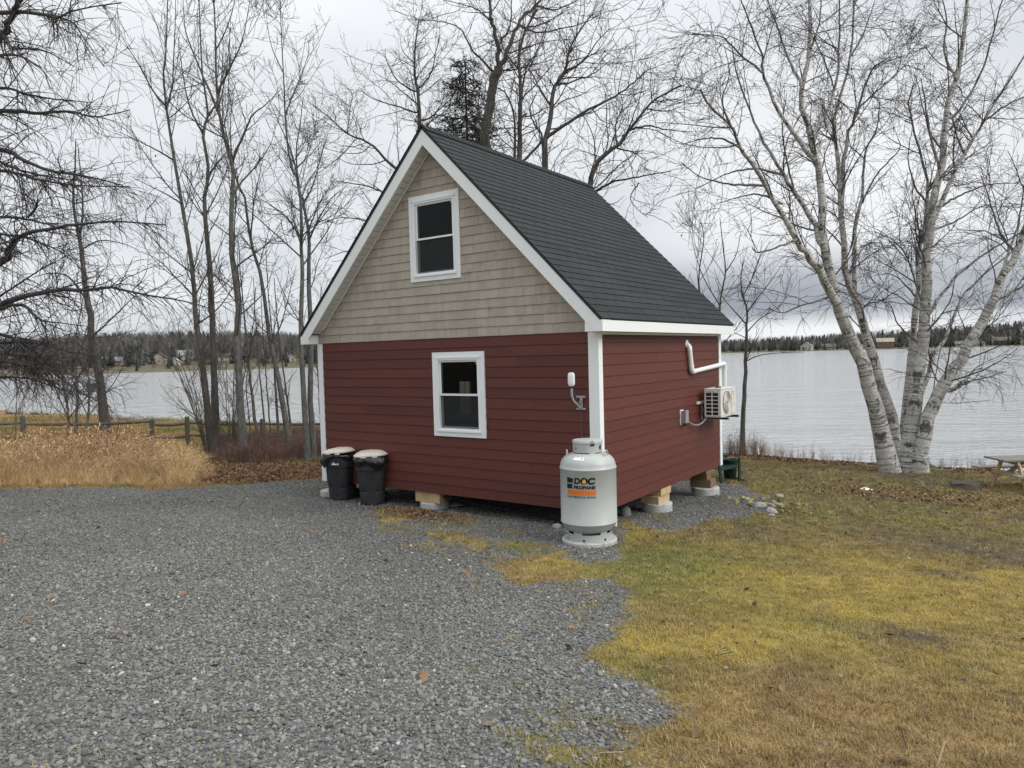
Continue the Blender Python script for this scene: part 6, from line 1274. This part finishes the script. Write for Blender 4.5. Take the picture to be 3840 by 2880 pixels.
# ------------------------------------------------------------------ far side of the lake
def far_side():
    rg = np.random.RandomState(300)
    WM = {k: mat('far_'+k, c, .7, .3, .06, .3) for k, c in dict(white=(.42, .42, .41), tan=(.32, .27, .21), teal=(.45, .55, .54), grey=(.25, .25, .25), pink=(.40, .28, .25), brown=(.14, .09, .065), dark=(.06, .055, .055), roofg=(.19, .19, .20), roofb=(.10, .085, .075), pane=(.05, .06, .07)).items()}
    H = [(235, 90, 9, 3.2, 'white', 'roofg', 0, 'white far house with pale gable at the left end of the far shore'), (258, 92, 10, 2.6, 'pink', 'roofg', 0, 'long low far shed with grey roof beside the dark evergreens'), (316, 110, 6, 4.4, 'dark', 'roofg', 1, 'narrow dark far cottage set back among bare trees'), (345, 95, 11, 3.4, 'tan', 'roofb', 1, 'tan gabled far house on the small point'), (377, 80, 7, 2.2, 'white', 'white', 1, 'bright white far boathouse near the water'), (396, 130, 14, 2.8, 'white', 'roofg', 0, 'long white far bungalow above the boathouse'), (486, 110, 9, 2.8, 'white', 'roofb', 0, 'white far house glimpsed between the poplar trunks'), (628, 90, 6, 3.0, 'white', 'roofg', 1, 'small white far cabin seen left of the eave'),
         (1743, 14, 10, 4.2, 'white', 'roofg', 1, 'white gabled far house across the lake left of the birch'), (1790, 16, 12, 2.6, 'grey', 'roofb', 0, 'low grey far cottage left of the birch stems'), (1862, 14, 6, 3.0, 'white', 'roofb', 1, 'small pale far cottage between the left birch stems'), (1912, 16, 14, 6.0, 'brown', 'tan', 0, 'large brown far house with tan roof left of the middle stems'), (2075, 14, 9, 2.6, 'tan', 'roofg', 0, 'low tan far cottage right of the middle birch stems'), (2112, 16, 11, 3.0, 'white', 'roofg', 1, 'white far cottage at the right birch stem'), (2163, 24, 13, 4.0, 'dark', 'roofb', 0, 'dark far house with lawn near the right edge'), (2206, 24, 9, 3.6, 'tan', 'roofg', 1, 'pale far house cut by the right edge')]
    for x, s, w, h, wc, rc, gable, lb in H:
        p = far_point(x, s, far_h(x, s)-.15); v = p-CAM; rz = math.atan2(v[1], v[0])-math.pi/2+rg.uniform(-.25, .25); dp = w*.7
        t = thing('far_house', lb, 'house', p, rz, 'houses on the far shore'); hw = w/2; rh = w*.26
        MB().box(-hw, hw, -dp/2, dp/2, -.8, h).build('wall', WM[wc], t)
        if gable:
            MB().add([(-hw, -dp/2, h), (hw, -dp/2, h), (0, -dp/2, h+rh*1.25), (-hw, dp/2, h), (hw, dp/2, h), (0, dp/2, h+rh*1.25)], [(0, 1, 2), (5, 4, 3), (0, 3, 4, 1)]).build('gable', WM[wc], t)
            rf = MB()
            for sg in (-1, 1): rf.hexa([(0, -dp/2-.5, h+rh*1.25+.02), (sg*(hw+.5), -dp/2-.5, h-.3), (sg*(hw+.5), dp/2+.5, h-.3), (0, dp/2+.5, h+rh*1.25+.02), (0, -dp/2-.5, h+rh*1.25+.3), (sg*(hw+.5), -dp/2-.5, h), (sg*(hw+.5), dp/2+.5, h), (0, dp/2+.5, h+rh*1.25+.3)])
        else:
            rf = MB(); ry = dp*.34
            for sg in (-1, 1): rf.hexa([(-hw-.5, 0, h+ry), (hw+.5, 0, h+ry), (hw+.5, sg*(dp/2+.5), h-.25), (-hw-.5, sg*(dp/2+.5), h-.25), (-hw-.5, 0, h+ry+.3), (hw+.5, 0, h+ry+.3), (hw+.5, sg*(dp/2+.5), h+.05), (-hw-.5, sg*(dp/2+.5), h+.05)])
        ro_ = rf.build('roof', WM[rc], t)
        if w > 9: MB().box(hw*.4, hw*.4+.7, .1, .8, h, h+w*.38).build('chimney', WM['roofb'], ro_)
        nw = max(2, int(w/3.2))
        for k in range(nw):
            cx = -hw+(k+.5)*w/nw
            wo = MB().box(cx-.55, cx+.55, -dp/2-.06, -dp/2-.005, h*.38, h*.80).build('window', WM['white'], t); MB().box(cx-.42, cx+.42, -dp/2-.09, -dp/2-.065, h*.42, h*.76).build('pane', WM['pane'], wo)
        MB().box(hw*.5-.45, hw*.5+.45, -dp/2-.05, -dp/2-.004, 0, min(2.1, h*.37)).build('door', WM['brown'], t)
    # woods: bare hardwoods and conifers
    bm_ = tint_mat('far_bare_tree', .9, .1, .8, 1.2); cm = tint_mat('far_conifer', .9, .1, .7, 1.3)
    def bare():
        v, fc = [], []
        def st(p, q, w):
            o = len(v); d = q-p; s = np.cross(d, (0.3, .5, .2)); s = s/np.linalg.norm(s)*w; s2 = np.cross(d/np.linalg.norm(d), s); v.extend([tuple(p+s), tuple(p-s*.5+s2*.87), tuple(p-s*.5-s2*.87), tuple(q)]); fc.extend([(o, o+1, o+3), (o+1, o+2, o+3), (o+2, o, o+3)])
        st(np.zeros(3), np.array([rg.uniform(-.04, .04), rg.uniform(-.04, .04), 1.]), .013)
        for _ in range(26):
            z = rg.uniform(.3, .92); a = rg.uniform(0, 6.28); l = rg.uniform(.12, .34)*(1.15-z*.7); p = np.array([0, 0, z]); d = np.array([math.cos(a)*.55, math.sin(a)*.55, .8])*l; st(p, p+d, .006)
            for _ in range(3): d2 = d*.5+rg.randn(3)*.07; pp = p+d*rg.uniform(.3, .9); st(pp, pp+d2, .0045)
        return proto_mesh('bare', v, fc, bm_)
    def conif():
        v, fc = [], []; n = 13
        for k in range(n):
            z = .10+.9*k/n; r = .20*(1-z)**.8+.012; m = 7
            for j in range(m):
                a = 2*math.pi*j/m+rg.uniform(-.4, .4); rr = r*rg.uniform(.65, 1.25); o = len(v); da = .42
                v += [(0, 0, z+.10), (rr*math.cos(a-da), rr*math.sin(a-da), z-.02+rg.uniform(-.03, .02)), (rr*1.1*math.cos(a), rr*1.1*math.sin(a), z-.05), (rr*math.cos(a+da), rr*math.sin(a+da), z-.02+rg.uniform(-.03, .02))]; fc += [(o, o+1, o+2, o+3)]
        return proto_mesh('conifer', v, fc, cm)
    def band(n, s0, s1, xr, hs, fcon, avoid=True, pw=1.0):
        px, hh, con = [], [], []
        for _ in range(n):
            x = rg.uniform(*xr); s = s0+(s1-s0)*rg.rand()**pw
            if avoid and any(abs(x-h[0]) < (5 if s > h[1]-22 else 9) and s < h[1]+8 for h in H): continue
            px.append(far_point(x, s, far_h(x, s)-.3)); c = rg.rand() < fcon; con.append(c); hh.append(rg.uniform(*hs)*(1.12 if c else 1))
        return px, hh, con
    pts, hh, con = [], [], []
    for a in [(2600, 110, 345, (-250, 700), (8, 13), .08), (900, 300, 350, (-250, 700), (7, 11), .12), (500, 60, 130, (-250, 690), (6, 11), .22), (420, 40, 200, (660, 950), (8, 14), .45), (900, 6, 60, (1480, 2450), (4, 10), .30), (2700, 30, 330, (1480, 2450), (5, 13), .20), (600, 290, 345, (1480, 2450), (5, 13), .25), (300, 10, 330, (900, 1480), (8, 13), .5), (120, 10, 30, (-250, 690), (3, 6), .3)]:
        p, h, c = band(*a); pts += p; hh += h; con += c
    for x0, x1, s, n in ((262, 300, 100, 26), (300, 310, 130, 5), (440, 470, 130, 8), (655, 690, 150, 12)):         # dark evergreens behind the far houses
        for _ in range(n):
            x = rg.uniform(x0, x1); ss = s+rg.uniform(0, 14); pts.append(far_point(x, ss, far_h(x, ss)-.3)); hh.append(rg.uniform(8, 13)); con.append(True)
    pts = np.array(pts); hh = np.array(hh); con = np.array(con); n = len(pts); rot = np.stack([0*hh, 0*hh, rg.uniform(0, 6.3, n)], 1)
    tn = np.where(con[:, None], np.array([.045, .054, .046]), np.array([.135, .126, .118]))*rg.uniform(.75, 1.3, (n, 1)); bw = (~con) & (rg.rand(n) < .06); tn[bw] = np.array([.30, .29, .27])
    scatter('far_hardwoods', 'grey bare woods covering the hills across the lake', [bare() for _ in range(7)], pts[~con], rot[~con], np.stack([hh[~con]*1.1, hh[~con]*1.1, hh[~con]], 1), tn[~con], rg)
    scatter('far_conifers', 'dark conifers mixed through the woods across the lake', [conif() for _ in range(6)], pts[con], rot[con], np.stack([hh[con]*1.15, hh[con]*1.15, hh[con]*.92], 1), tn[con], rg)
    # steam rising beyond the right hand woods
    bm = bmesh.new(); c0 = P(1905, 712, 1100)
    for k in range(12):
        u = k/11; mtx = Matrix.Translation(Vector((c0+R0*(u*20-9+rg.uniform(-2, 2))+np.array([0, 0, -2+u*10+rg.uniform(-3, 3)]))-c0)); r = 3.0+2.2*math.sin(u*3)+rg.uniform(-.8, .8); bmesh.ops.create_icosphere(bm, subdivisions=2, radius=r, matrix=mtx)
    me = bpy.data.meshes.new('steam'); bm.to_mesh(me); bm.free(); m = bpy.data.materials.new('steam'); m.use_nodes = True; N = m.node_tree.nodes; L = m.node_tree.links; N.clear(); o_ = N.new('ShaderNodeOutputMaterial'); pv = N.new('ShaderNodeVolumePrincipled'); pv.inputs['Color'].default_value = (1, 1, 1, 1)
    tc = N.new('ShaderNodeTexCoord'); nz = nnoise(N, L, tc.outputs['Object'], .22, 4); L.new(nrange(N, L, nz, .40, .58, 0, .40), pv.inputs['Density']); pv.inputs['Anisotropy'].default_value = 0.0; L.new(pv.outputs[0], o_.inputs['Volume']); me.materials.append(m)
    so = link('steam_plume', me); so.location = c0; kind(so, 'stuff', 'small white plume of steam beyond the far woods')
far_side()
